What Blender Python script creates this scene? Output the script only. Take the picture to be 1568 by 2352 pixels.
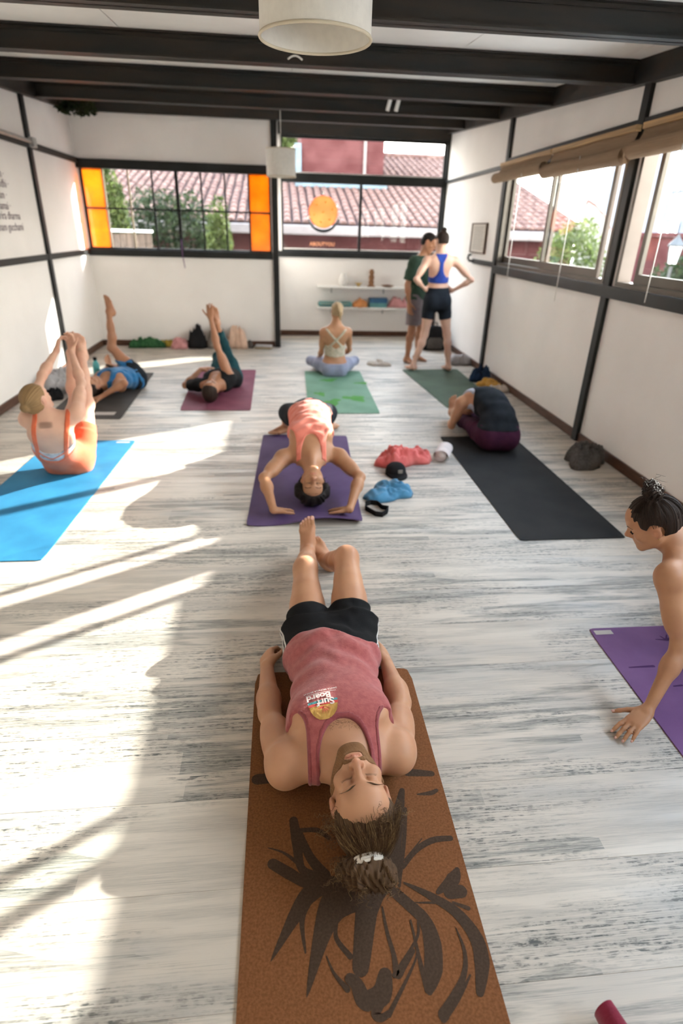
import bpy, bmesh, math, random
import numpy as np
from mathutils import Vector, Matrix

for _o in list(bpy.data.objects):
    bpy.data.objects.remove(_o)
SC = bpy.context.scene
COL = SC.collection
V3 = lambda *a: np.array(a, dtype=float)

# ------------------------------------------------------------------ camera
CAM_H, FPX, YAW, PITCH, ROLL = 1.7, 1323.14, -0.11, 0.4572, 0.0294
_R = V3(math.cos(YAW), math.sin(YAW), 0)
_F = V3(-math.sin(YAW), math.cos(YAW), 0)
_U = V3(0, 0, 1)
_F, _U = _F * math.cos(PITCH) - _U * math.sin(PITCH), _U * math.cos(PITCH) + _F * math.sin(PITCH)
_R, _U = _R * math.cos(ROLL) + _U * math.sin(ROLL), _U * math.cos(ROLL) - _R * math.sin(ROLL)
cam_data = bpy.data.cameras.new('camera')
cam = bpy.data.objects.new('camera', cam_data)
COL.objects.link(cam)
cam.matrix_world = Matrix(((_R[0], _U[0], -_F[0], 0), (_R[1], _U[1], -_F[1], 0),
                           (_R[2], _U[2], -_F[2], CAM_H), (0, 0, 0, 1)))
cam_data.sensor_fit = 'VERTICAL'
cam_data.sensor_height = 36.0
cam_data.lens = 36.0 * FPX / 2352.0
cam_data.clip_start = 0.05
cam_data.clip_end = 200
cam_data.dof.use_dof = True
cam_data.dof.focus_distance = 1.95
cam_data.dof.aperture_fstop = 1.7
SC.camera = cam

def ray(x, y):
    return _F + _R * (x - 784) / FPX - _U * (y - 1176) / FPX
def onz(x, y, z=0.0):            # pixel -> point on the horizontal plane at height z
    r = ray(x, y); return V3(0, 0, CAM_H) + r * ((z - CAM_H) / r[2])
def ony(x, y, Y):                # pixel -> point on the upright plane at depth Y
    r = ray(x, y); return V3(0, 0, CAM_H) + r * (Y / r[1])
def onx(x, y, X):
    r = ray(x, y); return V3(0, 0, CAM_H) + r * (X / r[0])

# ------------------------------------------------------------------ world, sun, exposure
SUN_EL = math.atan(0.376)
SUN_H = V3(0.850, 0.527, 0)                       # horizontal direction towards the sun
world = bpy.data.worlds.new('world'); SC.world = world
world.use_nodes = True
_n = world.node_tree.nodes; _l = world.node_tree.links
# hazy bright morning sky: warm white at the horizon, soft blue overhead
_tc = _n.new('ShaderNodeTexCoord'); _sep = _n.new('ShaderNodeSeparateXYZ'); _rp = _n.new('ShaderNodeValToRGB')
_l.new(_tc.outputs['Generated'], _sep.inputs[0]); _l.new(_sep.outputs['Z'], _rp.inputs[0])
_rp.color_ramp.elements[0].position = 0.0; _rp.color_ramp.elements[0].color = (1.0, 0.915, 0.82, 1)
_rp.color_ramp.elements[1].position = 0.75; _rp.color_ramp.elements[1].color = (0.55, 0.66, 0.85, 1)
_e = _rp.color_ramp.elements.new(0.25); _e.color = (0.94, 0.885, 0.845, 1)
_bg = _n['Background']; _bg.inputs['Strength'].default_value = 4.0
_l.new(_rp.outputs[0], _bg.inputs['Color'])
sun_data = bpy.data.lights.new('sun', 'SUN')
sun_data.energy = 4.9
sun_data.color = (1.0, 0.94, 0.87)
sun_data.angle = math.radians(0.55)
sun = bpy.data.objects.new('sun', sun_data); COL.objects.link(sun)
_to = Vector((SUN_H[0], SUN_H[1], math.tan(SUN_EL))).normalized()
sun.rotation_euler = _to.to_track_quat('Z', 'Y').to_euler()
sun.location = (12, 14, 9)
SC.view_settings.view_transform = 'Standard'
SC.view_settings.look = 'None'
SC.view_settings.exposure = 2.33
SC.view_settings.gamma = 1.0
SC.view_settings.use_curve_mapping = False
SC.cycles.max_bounces = 7
SC.cycles.diffuse_bounces = 4
SC.cycles.transparent_max_bounces = 24
SC.cycles.caustics_reflective = False
SC.cycles.caustics_refractive = False
SC.cycles.use_denoising = True
SC.cycles.use_adaptive_sampling = True
SC.cycles.adaptive_threshold = 0.05
SC.cycles.sample_clamp_indirect = 8.0

# ------------------------------------------------------------------ materials
MATS = {}
def mat(name, color, rough=0.6, noise=0.0, nscale=8.0, bump=0.0, bscale=60.0, metallic=0.0, spec=0.4, sss=0.0,
        sheen=0.0, stretch=None, color2=None, coat=0.0):
    m = bpy.data.materials.new(name); m.use_nodes = True; MATS[name] = m
    nt = m.node_tree; b = nt.nodes['Principled BSDF']
    b.inputs['Base Color'].default_value = (*color, 1)
    b.inputs['Roughness'].default_value = rough
    b.inputs['Metallic'].default_value = metallic
    b.inputs['Specular IOR Level'].default_value = spec
    if sss:
        b.inputs['Subsurface Weight'].default_value = sss
        b.inputs['Subsurface Radius'].default_value = (0.02, 0.008, 0.005)
        b.inputs['Subsurface Scale'].default_value = 0.35
    if sheen:
        b.inputs['Sheen Weight'].default_value = sheen
        b.inputs['Sheen Roughness'].default_value = 0.6
    if coat:
        b.inputs['Coat Weight'].default_value = coat
    if noise or color2 or bump:
        tc = nt.nodes.new('ShaderNodeTexCoord')
        mp = nt.nodes.new('ShaderNodeMapping')
        if stretch: mp.inputs['Scale'].default_value = stretch
        nt.links.new(tc.outputs['Object'], mp.inputs['Vector'])
    if noise or color2:
        t = nt.nodes.new('ShaderNodeTexNoise'); t.inputs['Scale'].default_value = nscale
        t.inputs['Detail'].default_value = 6
        nt.links.new(mp.outputs[0], t.inputs['Vector'])
        r = nt.nodes.new('ShaderNodeValToRGB')
        c2 = color2 or tuple(min(1, c * (1 + noise)) for c in color)
        c1 = color if color2 else tuple(c * (1 - noise) for c in color)
        r.color_ramp.elements[0].color = (*c1, 1); r.color_ramp.elements[0].position = 0.36
        r.color_ramp.elements[1].color = (*c2, 1); r.color_ramp.elements[1].position = 0.64
        nt.links.new(t.outputs['Fac'], r.inputs['Fac'])
        nt.links.new(r.outputs[0], b.inputs['Base Color'])
    if bump:
        t2 = nt.nodes.new('ShaderNodeTexNoise'); t2.inputs['Scale'].default_value = bscale
        t2.inputs['Detail'].default_value = 4
        nt.links.new(mp.outputs[0], t2.inputs['Vector'])
        bp = nt.nodes.new('ShaderNodeBump'); bp.inputs['Strength'].default_value = bump
        bp.inputs['Distance'].default_value = 0.004
        nt.links.new(t2.outputs['Fac'], bp.inputs['Height'])
        nt.links.new(bp.outputs[0], b.inputs['Normal'])
    return m

def glass_mat(name, tint=(1, 1, 1), refl=0.06, rough=0.02, ripple=0.0):
    m = bpy.data.materials.new(name); m.use_nodes = True; MATS[name] = m
    nt = m.node_tree; nt.nodes.clear()
    out = nt.nodes.new('ShaderNodeOutputMaterial')
    tr = nt.nodes.new('ShaderNodeBsdfTransparent'); tr.inputs[0].default_value = (*tint, 1)
    gl = nt.nodes.new('ShaderNodeBsdfGlossy'); gl.inputs['Roughness'].default_value = rough
    mix = nt.nodes.new('ShaderNodeMixShader')
    lw = nt.nodes.new('ShaderNodeLayerWeight')
    pw = nt.nodes.new('ShaderNodeMath'); pw.operation = 'POWER'; pw.inputs[1].default_value = 4.5
    ma = nt.nodes.new('ShaderNodeMath'); ma.operation = 'MULTIPLY_ADD'; ma.inputs[1].default_value = 0.7; ma.inputs[2].default_value = 0.02
    nt.links.new(lw.outputs['Facing'], pw.inputs[0]); nt.links.new(pw.outputs[0], ma.inputs[0])
    nt.links.new(ma.outputs[0], mix.inputs[0])
    nt.links.new(tr.outputs[0], mix.inputs[1]); nt.links.new(gl.outputs[0], mix.inputs[2])
    nt.links.new(mix.outputs[0], out.inputs[0])
    return m

def amber_mat(name, c=(0.80, 0.32, 0.02)):
    m = bpy.data.materials.new(name); m.use_nodes = True; MATS[name] = m
    nt = m.node_tree; nt.nodes.clear()
    out = nt.nodes.new('ShaderNodeOutputMaterial')
    tr = nt.nodes.new('ShaderNodeBsdfTransparent')
    tl = nt.nodes.new('ShaderNodeBsdfTranslucent')
    tc = nt.nodes.new('ShaderNodeTexCoord')
    no = nt.nodes.new('ShaderNodeTexNoise'); no.inputs['Scale'].default_value = 3.0; no.inputs['Detail'].default_value = 5
    nt.links.new(tc.outputs['Object'], no.inputs['Vector'])
    rp = nt.nodes.new('ShaderNodeValToRGB')
    rp.color_ramp.elements[0].position = 0.3; rp.color_ramp.elements[0].color = (c[0] * .8, c[1] * .75, c[2], 1)
    rp.color_ramp.elements[1].position = 0.7; rp.color_ramp.elements[1].color = (c[0], c[1] * 1.12, c[2] * 1.5, 1)
    nt.links.new(no.outputs['Fac'], rp.inputs[0])
    nt.links.new(rp.outputs[0], tr.inputs[0]); nt.links.new(rp.outputs[0], tl.inputs[0])
    mix = nt.nodes.new('ShaderNodeMixShader'); mix.inputs[0].default_value = 0.45
    nt.links.new(tr.outputs[0], mix.inputs[1]); nt.links.new(tl.outputs[0], mix.inputs[2])
    gl = nt.nodes.new('ShaderNodeBsdfGlossy'); gl.inputs['Roughness'].default_value = 0.12
    m2 = nt.nodes.new('ShaderNodeMixShader'); m2.inputs[0].default_value = 0.05
    nt.links.new(mix.outputs[0], m2.inputs[1]); nt.links.new(gl.outputs[0], m2.inputs[2])
    nt.links.new(m2.outputs[0], out.inputs[0])
    return m

mat('plaster', (0.86, 0.82, 0.785), 0.75, noise=0.03, nscale=1.5, bump=0.08, bscale=40)
mat('ceiling_white', (0.86, 0.83, 0.79), 0.8, noise=0.05, nscale=2.0, bump=0.06, bscale=30)
mat('steel', (0.013, 0.014, 0.014), 0.45, noise=0.3, nscale=3.0, bump=0.05, bscale=20, spec=0.3)
mat('beam_steel', (0.015, 0.016, 0.0155), 0.5, color2=(0.030, 0.021, 0.015), nscale=2.2, bump=0.1, bscale=14, spec=0.35, stretch=(1, 3, 6))
mat('bronze_alu', (0.085, 0.072, 0.058), 0.35, metallic=0.5, noise=0.1, nscale=4)
mat('light_alu', (0.36, 0.30, 0.23), 0.35, metallic=0.5, noise=0.08)
mat('baseboard_wood', (0.085, 0.036, 0.020), 0.45, noise=0.3, nscale=6, stretch=(1, 1, 8), bump=0.05)
mat('white_paint', (0.82, 0.80, 0.76), 0.45, noise=0.02)
mat('pipe_grey', (0.42, 0.41, 0.39), 0.4, noise=0.1, nscale=20)
mat('lamp_cloth', (0.80, 0.76, 0.69), 0.85, noise=0.03, nscale=30, bump=0.15, bscale=220)
mat('lamp_rim', (0.66, 0.58, 0.44), 0.7, noise=0.05)
mat('cord_white', (0.80, 0.76, 0.70), 0.6, noise=0.03)
mat('bamboo', (0.26, 0.165, 0.095), 0.8, color2=(0.36, 0.245, 0.15), nscale=9, stretch=(6, 0.6, 60), bump=0.5, bscale=40)
mat('bamboo_batten', (0.44, 0.28, 0.13), 0.55, noise=0.2, nscale=10, stretch=(1, 0.2, 6))
glass_mat('window_glass', (0.95, 0.98, 0.97))
amber_mat('amber_glass')

# floor: whitewashed boards, streaky brush grain along x
def floor_mat():
    m = bpy.data.materials.new('whitewashed_boards'); m.use_nodes = True; MATS['floor'] = m
    nt = m.node_tree; N = nt.nodes.new; L = nt.links.new
    b = nt.nodes['Principled BSDF']; b.inputs['Roughness'].default_value = 0.45
    b.inputs['Specular IOR Level'].default_value = 0.35
    geo = N('ShaderNodeNewGeometry'); oi = N('ShaderNodeObjectInfo')
    sx = N('ShaderNodeCombineXYZ')
    mul = N('ShaderNodeMath'); mul.operation = 'MULTIPLY'; mul.inputs[1].default_value = 7.0
    L(oi.outputs['Random'], mul.inputs[0]); L(mul.outputs[0], sx.inputs[0]); L(mul.outputs[0], sx.inputs[2])
    add = N('ShaderNodeVectorMath'); L(geo.outputs['Position'], add.inputs[0]); L(sx.outputs[0], add.inputs[1])
    def tex(scale, st, detail=6, rough=0.6, src=add, dist=0.0):
        mp = N('ShaderNodeMapping'); mp.inputs['Scale'].default_value = st
        L(src.outputs[0], mp.inputs['Vector'])
        t = N('ShaderNodeTexNoise'); t.inputs['Scale'].default_value = scale
        t.inputs['Detail'].default_value = detail; t.inputs['Roughness'].default_value = rough
        t.inputs['Distortion'].default_value = dist
        L(mp.outputs[0], t.inputs['Vector']); return t
    def ramp(src, stops, sock=0):
        r = N('ShaderNodeValToRGB'); e = r.color_ramp.elements
        while len(e) < len(stops): e.new(0.5)
        for el, (p, c) in zip(e, stops): el.position = p; el.color = (*c, 1)
        L(src.outputs[sock], r.inputs[0]); return r
    def mixc(a, bb, f, mode='MIX'):
        x = N('ShaderNodeMix'); x.data_type = 'RGBA'; x.blend_type = mode
        if hasattr(f, 'outputs'): L(f.outputs[0], x.inputs[0])
        else: x.inputs[0].default_value = f
        L(a.outputs[2] if a.bl_idname == 'ShaderNodeMix' else a.outputs[0], x.inputs[6])
        if hasattr(bb, 'outputs'): L(bb.outputs[2] if bb.bl_idname == 'ShaderNodeMix' else bb.outputs[0], x.inputs[7])
        else: x.inputs[7].default_value = (*bb, 1)
        return x
    broad = tex(1.3, (0.55, 2.6, 1), 4, 0.55)
    base = ramp(broad, [(0.30, (0.45, 0.43, 0.40)), (0.45, (0.60, 0.535, 0.46)), (0.60, (0.68, 0.61, 0.525)), (0.76, (0.50, 0.495, 0.475))])
    wash = tex(2.4, (0.7, 9.0, 1), 5, 0.6, dist=0.4)
    washr = ramp(wash, [(0.42, (1, 1, 1)), (0.60, (0, 0, 0))])
    brush = tex(16.0, (0.55, 22.0, 1), 7, 0.75, dist=0.5)
    brushr = ramp(brush, [(0.40, (0.22, 0.22, 0.22)), (0.56, (1, 1, 1))])
    vm = N('ShaderNodeMapping'); vm.inputs['Scale'].default_value = (1.5, 5.5, 1); L(add.outputs[0], vm.inputs['Vector'])
    vo = N('ShaderNodeTexVoronoi'); vo.distance = 'CHEBYCHEV'; vo.inputs['Scale'].default_value = 1.0; L(vm.outputs[0], vo.inputs['Vector'])
    blockr = ramp(vo, [(0.50, (1, 1, 1)), (0.56, (0.35, 0.35, 0.35))], 1)
    wf = ramp(wash, [(0.44, (0, 0, 0)), (0.58, (0.95, 0.95, 0.95))])
    wb = N('ShaderNodeMath'); wb.operation = 'MULTIPLY'; L(wf.outputs[0], wb.inputs[0]); L(brushr.outputs[0], wb.inputs[1])
    wc = N('ShaderNodeMath'); wc.operation = 'MULTIPLY'; L(wb.outputs[0], wc.inputs[0]); L(blockr.outputs[0], wc.inputs[1])
    c1 = mixc(base, (0.20, 0.20, 0.185), wc)
    fine = tex(5.0, (0.9, 34.0, 1), 8, 0.72, dist=0.6)
    finer = ramp(fine, [(0.47, (0, 0, 0)), (0.58, (1, 1, 1))])
    patch = tex(1.1, (0.8, 2.4, 1), 3, 0.5, dist=0.8)
    patchr = ramp(patch, [(0.45, (0, 0, 0)), (0.55, (1, 1, 1))])
    mfp = N('ShaderNodeMath'); mfp.operation = 'MULTIPLY'; L(finer.outputs[0], mfp.inputs[0]); L(patchr.outputs[0], mfp.inputs[1])
    grit = tex(70.0, (0.5, 1.2, 1), 3, 0.6, src=geo)
    gritr = ramp(grit, [(0.45, (0.25, 0.25, 0.25)), (0.58, (1, 1, 1))])
    mg = N('ShaderNodeMath'); mg.operation = 'MULTIPLY'; L(mfp.outputs[0], mg.inputs[0]); L(gritr.outputs[0], mg.inputs[1])
    mg2 = N('ShaderNodeMath'); mg2.operation = 'MULTIPLY'; mg2.inputs[1].default_value = 0.95; L(mg.outputs[0], mg2.inputs[0])
    c2 = mixc(c1, (0.075, 0.082, 0.080), mg2)
    hair = tex(9.0, (0.35, 60.0, 1), 4, 0.5, dist=0.3)
    hairr = ramp(hair, [(0.60, (0, 0, 0)), (0.70, (0.5, 0.5, 0.5))])
    c3 = mixc(c2, (0.17, 0.17, 0.16), hairr)
    L(c3.outputs[2], b.inputs['Base Color'])
    rr = ramp(wash, [(0.35, (0.34, 0.34, 0.34)), (0.7, (0.6, 0.6, 0.6))]); L(rr.outputs[0], b.inputs['Roughness'])
    bp = N('ShaderNodeBump'); bp.inputs['Strength'].default_value = 0.12; bp.inputs['Distance'].default_value = 0.002
    L(fine.outputs['Fac'], bp.inputs['Height']); L(bp.outputs[0], b.inputs['Normal'])
floor_mat()

# ------------------------------------------------------------------ mesh helpers
class MB:
    def __init__(s): s.v = []; s.f = []
    def add(s, vs, fs):
        n = len(s.v); s.v += [tuple(map(float, p)) for p in vs]; s.f += [tuple(n + i for i in f) for f in fs]; return s
    def box(s, a, b):
        (x0, y0, z0), (x1, y1, z1) = a, b
        return s.add([(x0, y0, z0), (x1, y0, z0), (x1, y1, z0), (x0, y1, z0), (x0, y0, z1), (x1, y0, z1), (x1, y1, z1), (x0, y1, z1)],
                     [(0, 3, 2, 1), (4, 5, 6, 7), (0, 1, 5, 4), (1, 2, 6, 5), (2, 3, 7, 6), (3, 0, 4, 7)])
    def hexa(s, p):        # 8 corners, bottom ring then top ring
        return s.add(p, [(0, 3, 2, 1), (4, 5, 6, 7), (0, 1, 5, 4), (1, 2, 6, 5), (2, 3, 7, 6), (3, 0, 4, 7)])
    def tube(s, pts, r, n=8, cap=True):
        pts = [np.array(p, float) for p in pts]; rs = r if hasattr(r, '__len__') else [r] * len(pts)
        k0 = len(s.v); prev = None
        for i, p in enumerate(pts):
            d = pts[min(i + 1, len(pts) - 1)] - pts[max(i - 1, 0)]; d = d / (np.linalg.norm(d) + 1e-12)
            if prev is None: u = np.cross(d, V3(0, 0, 1) if abs(d[2]) < .9 else V3(1, 0, 0))
            else: u = prev - d * (prev @ d)
            u = u / (np.linalg.norm(u) + 1e-12); w = np.cross(d, u); prev = u
            for j in range(n):
                a = 2 * math.pi * j / n; s.v.append(tuple(p + rs[i] * (math.cos(a) * u + math.sin(a) * w)))
        for i in range(len(pts) - 1):
            for j in range(n):
                a = k0 + i * n + j; b = k0 + i * n + (j + 1) % n
                s.f.append((a, b, b + n, a + n))
        if cap:
            s.f.append(tuple(k0 + j for j in reversed(range(n)))); e = k0 + (len(pts) - 1) * n
            s.f.append(tuple(e + j for j in range(n)))
        return s
    def lathe(s, prof, c=(0, 0, 0), n=32):   # prof: list of (r, z)
        k0 = len(s.v)
        for r, z in prof:
            for j in range(n):
                a = 2 * math.pi * j / n; s.v.append((c[0] + r * math.cos(a), c[1] + r * math.sin(a), c[2] + z))
        for i in range(len(prof) - 1):
            for j in range(n):
                a = k0 + i * n + j; b = k0 + i * n + (j + 1) % n; s.f.append((a, b, b + n, a + n))
        return s
    def mesh(s, name, material, smooth=False):
        me = bpy.data.meshes.new(name); me.from_pydata(s.v, [], s.f); me.update()
        if material: me.materials.append(MATS[material] if isinstance(material, str) else material)
        if smooth:
            me.polygons.foreach_set('use_smooth', [True] * len(me.polygons)); me.update()
        return me
    def build(s, name, material, parent=None, smooth=False, loc=None, bevel=0.0):
        o = bpy.data.objects.new(name, s.mesh(name, material, smooth)); COL.objects.link(o)
        if parent: o.parent = parent
        if loc is not None: o.location = loc
        if bevel:
            md = o.modifiers.new('bevel', 'BEVEL'); md.width = bevel; md.segments = 2; md.limit_method = 'ANGLE'
        return o

def tag(o, label=None, cat=None, group=None, kind=None):
    if label: o['label'] = label
    if cat: o['category'] = cat
    if group: o['group'] = group
    if kind: o['kind'] = kind
    return o
def empty(name, loc=(0, 0, 0), rz=0.0):
    o = bpy.data.objects.new(name, None); o.location = loc; o.rotation_euler = (0, 0, rz); o.empty_display_size = 0.1
    COL.objects.link(o); return o
def struct(o): o['kind'] = 'structure'; return o
def link_copy(src, name, parent, loc=None, rot=None):
    o = bpy.data.objects.new(name, src.data); COL.objects.link(o); o.parent = parent
    if loc is not None: o.location = loc
    if rot is not None: o.rotation_euler = rot
    return o

# ------------------------------------------------------------------ room shell
XL, XR, YBL, YBR, XM, YF = -2.71, 2.705, 9.36, 10.47, -0.03, -2.2
ZR1, ZR2 = 1.31, 2.43            # heights of the two steel rails around the room
def ztop(y): return 2.38 + 0.066 * y      # underside of the roof beams
CEIL_UP = 0.150

rng = random.Random(5)
fl = MB(); fl.box((XL - .12, YF - .12, -0.10), (XR + .12, YBR + .12, -0.012))
floor = struct(fl.build('floor', 'white_paint'))
# boards run across the room
y = YF; row = 0; PW = 0.293
plank_mesh = {}
while y < YBR - 0.01:
    x = XL + (-(row * 0.83) % 1.9) - 0.0
    x = XL; first = True
    while x < XR - 0.01:
        ln = 6.0
        first = False
        x1 = min(x + ln, XR)
        if XR - x1 < 0.25: x1 = XR
        y1 = min(y + PW, YBR)
        key = (round(x1 - x, 3), round(y1 - y, 3))
        if key not in plank_mesh:
            w2, d2 = key[0] - .0006, key[1] - .0006
            c = 0.0006
            p = MB(); p.add([(0, 0, -.012), (w2, 0, -.012), (w2, d2, -.012), (0, d2, -.012),
                             (0, 0, -c), (w2, 0, -c), (w2, d2, -c), (0, d2, -c),
                             (c, c, 0), (w2 - c, c, 0), (w2 - c, d2 - c, 0), (c, d2 - c, 0)],
                            [(0, 1, 5, 4), (1, 2, 6, 5), (2, 3, 7, 6), (3, 0, 4, 7), (4, 5, 9, 8), (5, 6, 10, 9), (6, 7, 11, 10), (7, 4, 8, 11), (8, 9, 10, 11)])
            plank_mesh[key] = p.mesh('plank', 'floor')
        o = bpy.data.objects.new('plank', plank_mesh[key]); COL.objects.link(o); o.parent = floor
        o.location = (x, y, 0.0)
        x = x1
    y += PW; row += 1

# walls: white panels with window openings
def wall_with_opening(name, axis, c, t, a0, a1, zf, openings, fz=None):
    """axis 'x': wall plane x=c spanning y a0..a1; axis 'y': plane y=c spanning x. zf(a)->top height. openings (a0,a1,z0,z1)"""
    m = MB()
    def blk(u0, u1, z0, z1a, z1b):
        if u1 - u0 < 1e-4: return
        lo, hi = min(c, c + t), max(c, c + t)
        if axis == 'x':
            m.hexa([(lo, u0, z0), (hi, u0, z0), (hi, u1, z0), (lo, u1, z0), (lo, u0, z1a), (hi, u0, z1a), (hi, u1, z1b), (lo, u1, z1b)])
        else:
            m.hexa([(u0, lo, z0), (u1, lo, z0), (u1, hi, z0), (u0, hi, z0), (u0, lo, z1a), (u1, lo, z1b), (u1, hi, z1b), (u0, hi, z1a)])
    cur = a0
    for (u0, u1, z0, z1) in sorted(openings):
        blk(cur, u0, -.05, zf(cur), zf(u0))
        if z0 > 0: blk(u0, u1, -.05, z0, z0)
        blk(u0, u1, z1, zf(u0), zf(u1))
        cur = u1
    blk(cur, a1, -.05, zf(cur), zf(a1))
    return struct(m.build(name, 'plaster'))
zc = lambda a: ztop(a) + CEIL_UP + .02
R_WINS = [(4.95, 7.62), (2.10, 4.76), (-0.75, 1.91)]       # openings along the right wall
WZ0, WZ1 = 1.34, 2.40
wall_with_opening('wall_right', 'x', XR, 0.10, YF, YBR, zc, [(a, b, WZ0, WZ1) for a, b in R_WINS])
wall_with_opening('wall_left', 'x', XL, -0.10, YF, YBL, zc, [])
wall_with_opening('wall_back_left', 'y', YBL, 0.10, XL - .1, XM - .05, lambda a: zc(YBL), [(XL + .02, XM - .08, 1.34, 2.40)])
wall_with_opening('wall_back_return', 'x', XM, -0.06, YBL + .1, YBR + .1, zc, [])
wall_with_opening('wall_back_right', 'y', YBR, 0.10, XM, XR + .1, lambda a: zc(YBR), [(0.04, 2.665, 1.34, 2.965)])
wall_with_opening('wall_front', 'y', YF, -0.10, XL - .1, XR + .1, lambda a: zc(YF), [])

# ceiling: slab and boards between the beams, seams run along the room
ceil = MB()
ceil.hexa([(XL - .1, YF - .1, zc(YF) + .015), (XR + .1, YF - .1, zc(YF) + .015), (XR + .1, YBR + .1, zc(YBR) + .015), (XL - .1, YBR + .1, zc(YBR) + .015),
           (XL - .1, YF - .1, zc(YF) + .10), (XR + .1, YF - .1, zc(YF) + .10), (XR + .1, YBR + .1, zc(YBR) + .10), (XL - .1, YBR + .1, zc(YBR) + .10)])
ceiling = struct(ceil.build('ceiling', 'white_paint'))
BEAM_Y = [-0.75, 0.70, 2.15, 3.60, 5.02, 6.50, 8.02, 9.52]
ce = [YF] + BEAM_Y + [YBR]
cxs = [XL, -2.2, -1.03, 0.14, 1.31, 2.46, XR]
for j in range(len(ce) - 1):
    ya, yb = ce[j], ce[j + 1]
    for i in range(len(cxs) - 1):
        xa, xb = cxs[i] + .004, cxs[i + 1] - .004
        m = MB(); z0, z1 = ztop(ya) + CEIL_UP, ztop(yb) + CEIL_UP
        m.hexa([(xa, ya, z0), (xb, ya, z0), (xb, yb, z1), (xa, yb, z1), (xa, ya, z0 + .03), (xb, ya, z0 + .03), (xb, yb, z1 + .03), (xa, yb, z1 + .03)])
        m.build('ceiling_panel', 'ceiling_white', ceiling)

TRIM_N = [0]
def trim(mb, material='steel', smooth=False, bevel=0.0):
    TRIM_N[0] += 1
    return struct(mb.build('trim_%d' % TRIM_N[0], material, smooth=smooth, bevel=bevel))
# roof beams: rolled steel channels across the room
for yb in BEAM_Y:
    zb = ztop(yb); hgt = CEIL_UP - .004; m = MB()
    x0, x1 = XL + .03, XR - .03
    m.box((x0, yb - .006, zb), (x1, yb + .006, zb + hgt))              # web
    m.box((x0, yb - .055, zb), (x1, yb + .055, zb + .012))             # lower flange
    m.box((x0, yb - .055, zb + hgt - .012), (x1, yb + .055, zb + hgt)) # upper flange
    m.box((x0, yb - .018, zb + .012), (x1, yb + .018, zb + .030)); m.box((x0, yb - .018, zb + hgt - .03), (x1, yb + .018, zb + hgt - .012))
    trim(m, 'beam_steel')
# edge channels under the ceiling along the side walls
for xa, xb, y0, y1 in ((XL + .002, XL + .075, YF, YBL), (XR - .075, XR - .002, YF, YBR)):
    m = MB(); m.hexa([(xa, y0, ztop(y0) - .005), (xb, y0, ztop(y0) - .005), (xb, y1, ztop(y1) - .005), (xa, y1, ztop(y1) - .005),
                      (xa, y0, ztop(y0) + .17), (xb, y0, ztop(y0) + .17), (xb, y1, ztop(y1) + .17), (xa, y1, ztop(y1) + .17)]); trim(m, 'beam_steel')
# cross channels at the heads of the back walls
m = MB(); m.box((XL, YBL - .07, 2.985), (XM + .04, YBL - .002, zc(YBL) - .02)); trim(m, 'beam_steel')
m = MB(); m.box((XM + .04, YBR - .06, 2.965), (XR, YBR - .002, zc(YBR) - .02)); trim(m, 'beam_steel')

# posts
def post(x0, x1, y0, y1, y=None):
    m = MB(); yy = y if y is not None else (y0 + y1) / 2
    m.box((x0, y0, 0.0), (x1, y1, ztop(yy) + .05)); return trim(m, 'steel', bevel=.004)
for y in (7.66, 4.855, 2.005, -0.85): post(XR - .035, XR - .001, y - .045, y + .045)
for y in (7.70, 4.80, 1.95, -1.0): post(XL + .001, XL + .035, y - .04, y + .04)
post(XM - .062, XM + .022, YBL - .05, YBL - .001)
post(XR - .045, XR - .001, YBR - .05, YBR - .001)
# rails
def rail(axis, c0, c1, a0, a1, z, hz=.032, material='steel'):
    m = MB()
    if axis == 'x': m.box((min(c0, c1), a0, z - hz), (max(c0, c1), a1, z + hz))
    else: m.box((a0, min(c0, c1), z - hz), (a1, max(c0, c1), z + hz))
    return trim(m, material, bevel=.003)
for z in (ZR1, ZR2):
    rail('x', XL + .001, XL + .030, YF, YBL - .01, z)
rail('x', XR - .028, XR - .001, 7.705, YBR - .05, ZR2 - .02, .022)
rail('x', XR - .030, XR - .001, 7.705, 8.55, ZR1 + .03, .030)
rail('x', XR - .040, XR - .001, YF, 7.615, ZR1 - .02, .045)
rail('x', XR - .030, XR - .001, YF, 7.615, ZR2 + .02, .035)
rail('y', YBL - .035, YBL - .001, XL + .001, XM - .07, ZR1 - .005, .045)
rail('y', YBL - .035, YBL - .001, XL + .001, XM - .07, ZR2 - .03, .055)
rail('y', YBR - .035, YBR - .001, XM + .02, XR - .05, ZR1 - .01, .045)
# skirting boards
def base(name, a, b, c, d):
    m = MB(); m.box((a, c, 0.0), (b, d, 0.085)); struct(m.build(name, 'baseboard_wood', bevel=.004))
base('baseboard_left', XL + .001, XL + .018, YF, YBL - .002)
base('baseboard_right', XR - .018, XR - .001, YF, YBR - .002)
base('baseboard_back_left', XL + .02, XM - .066, YBL - .018, YBL - .001)
base('baseboard_back_right', XM + .025, XR - .05, YBR - .018, YBR - .001)

# ------------------------------------------------------------------ windows
WIN_N = [0]
def window(name_loc):
    WIN_N[0] += 1
    o = empty('window_%d' % WIN_N[0], name_loc); o['kind'] = 'structure'; return o
def part_box(parent, name, a, b, material, bevel=0.0):
    l = parent.location; m = MB(); m.box(tuple(a[i] - l[i] for i in range(3)), tuple(b[i] - l[i] for i in range(3)))
    return m.build(name, material, parent, bevel=bevel)

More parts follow.
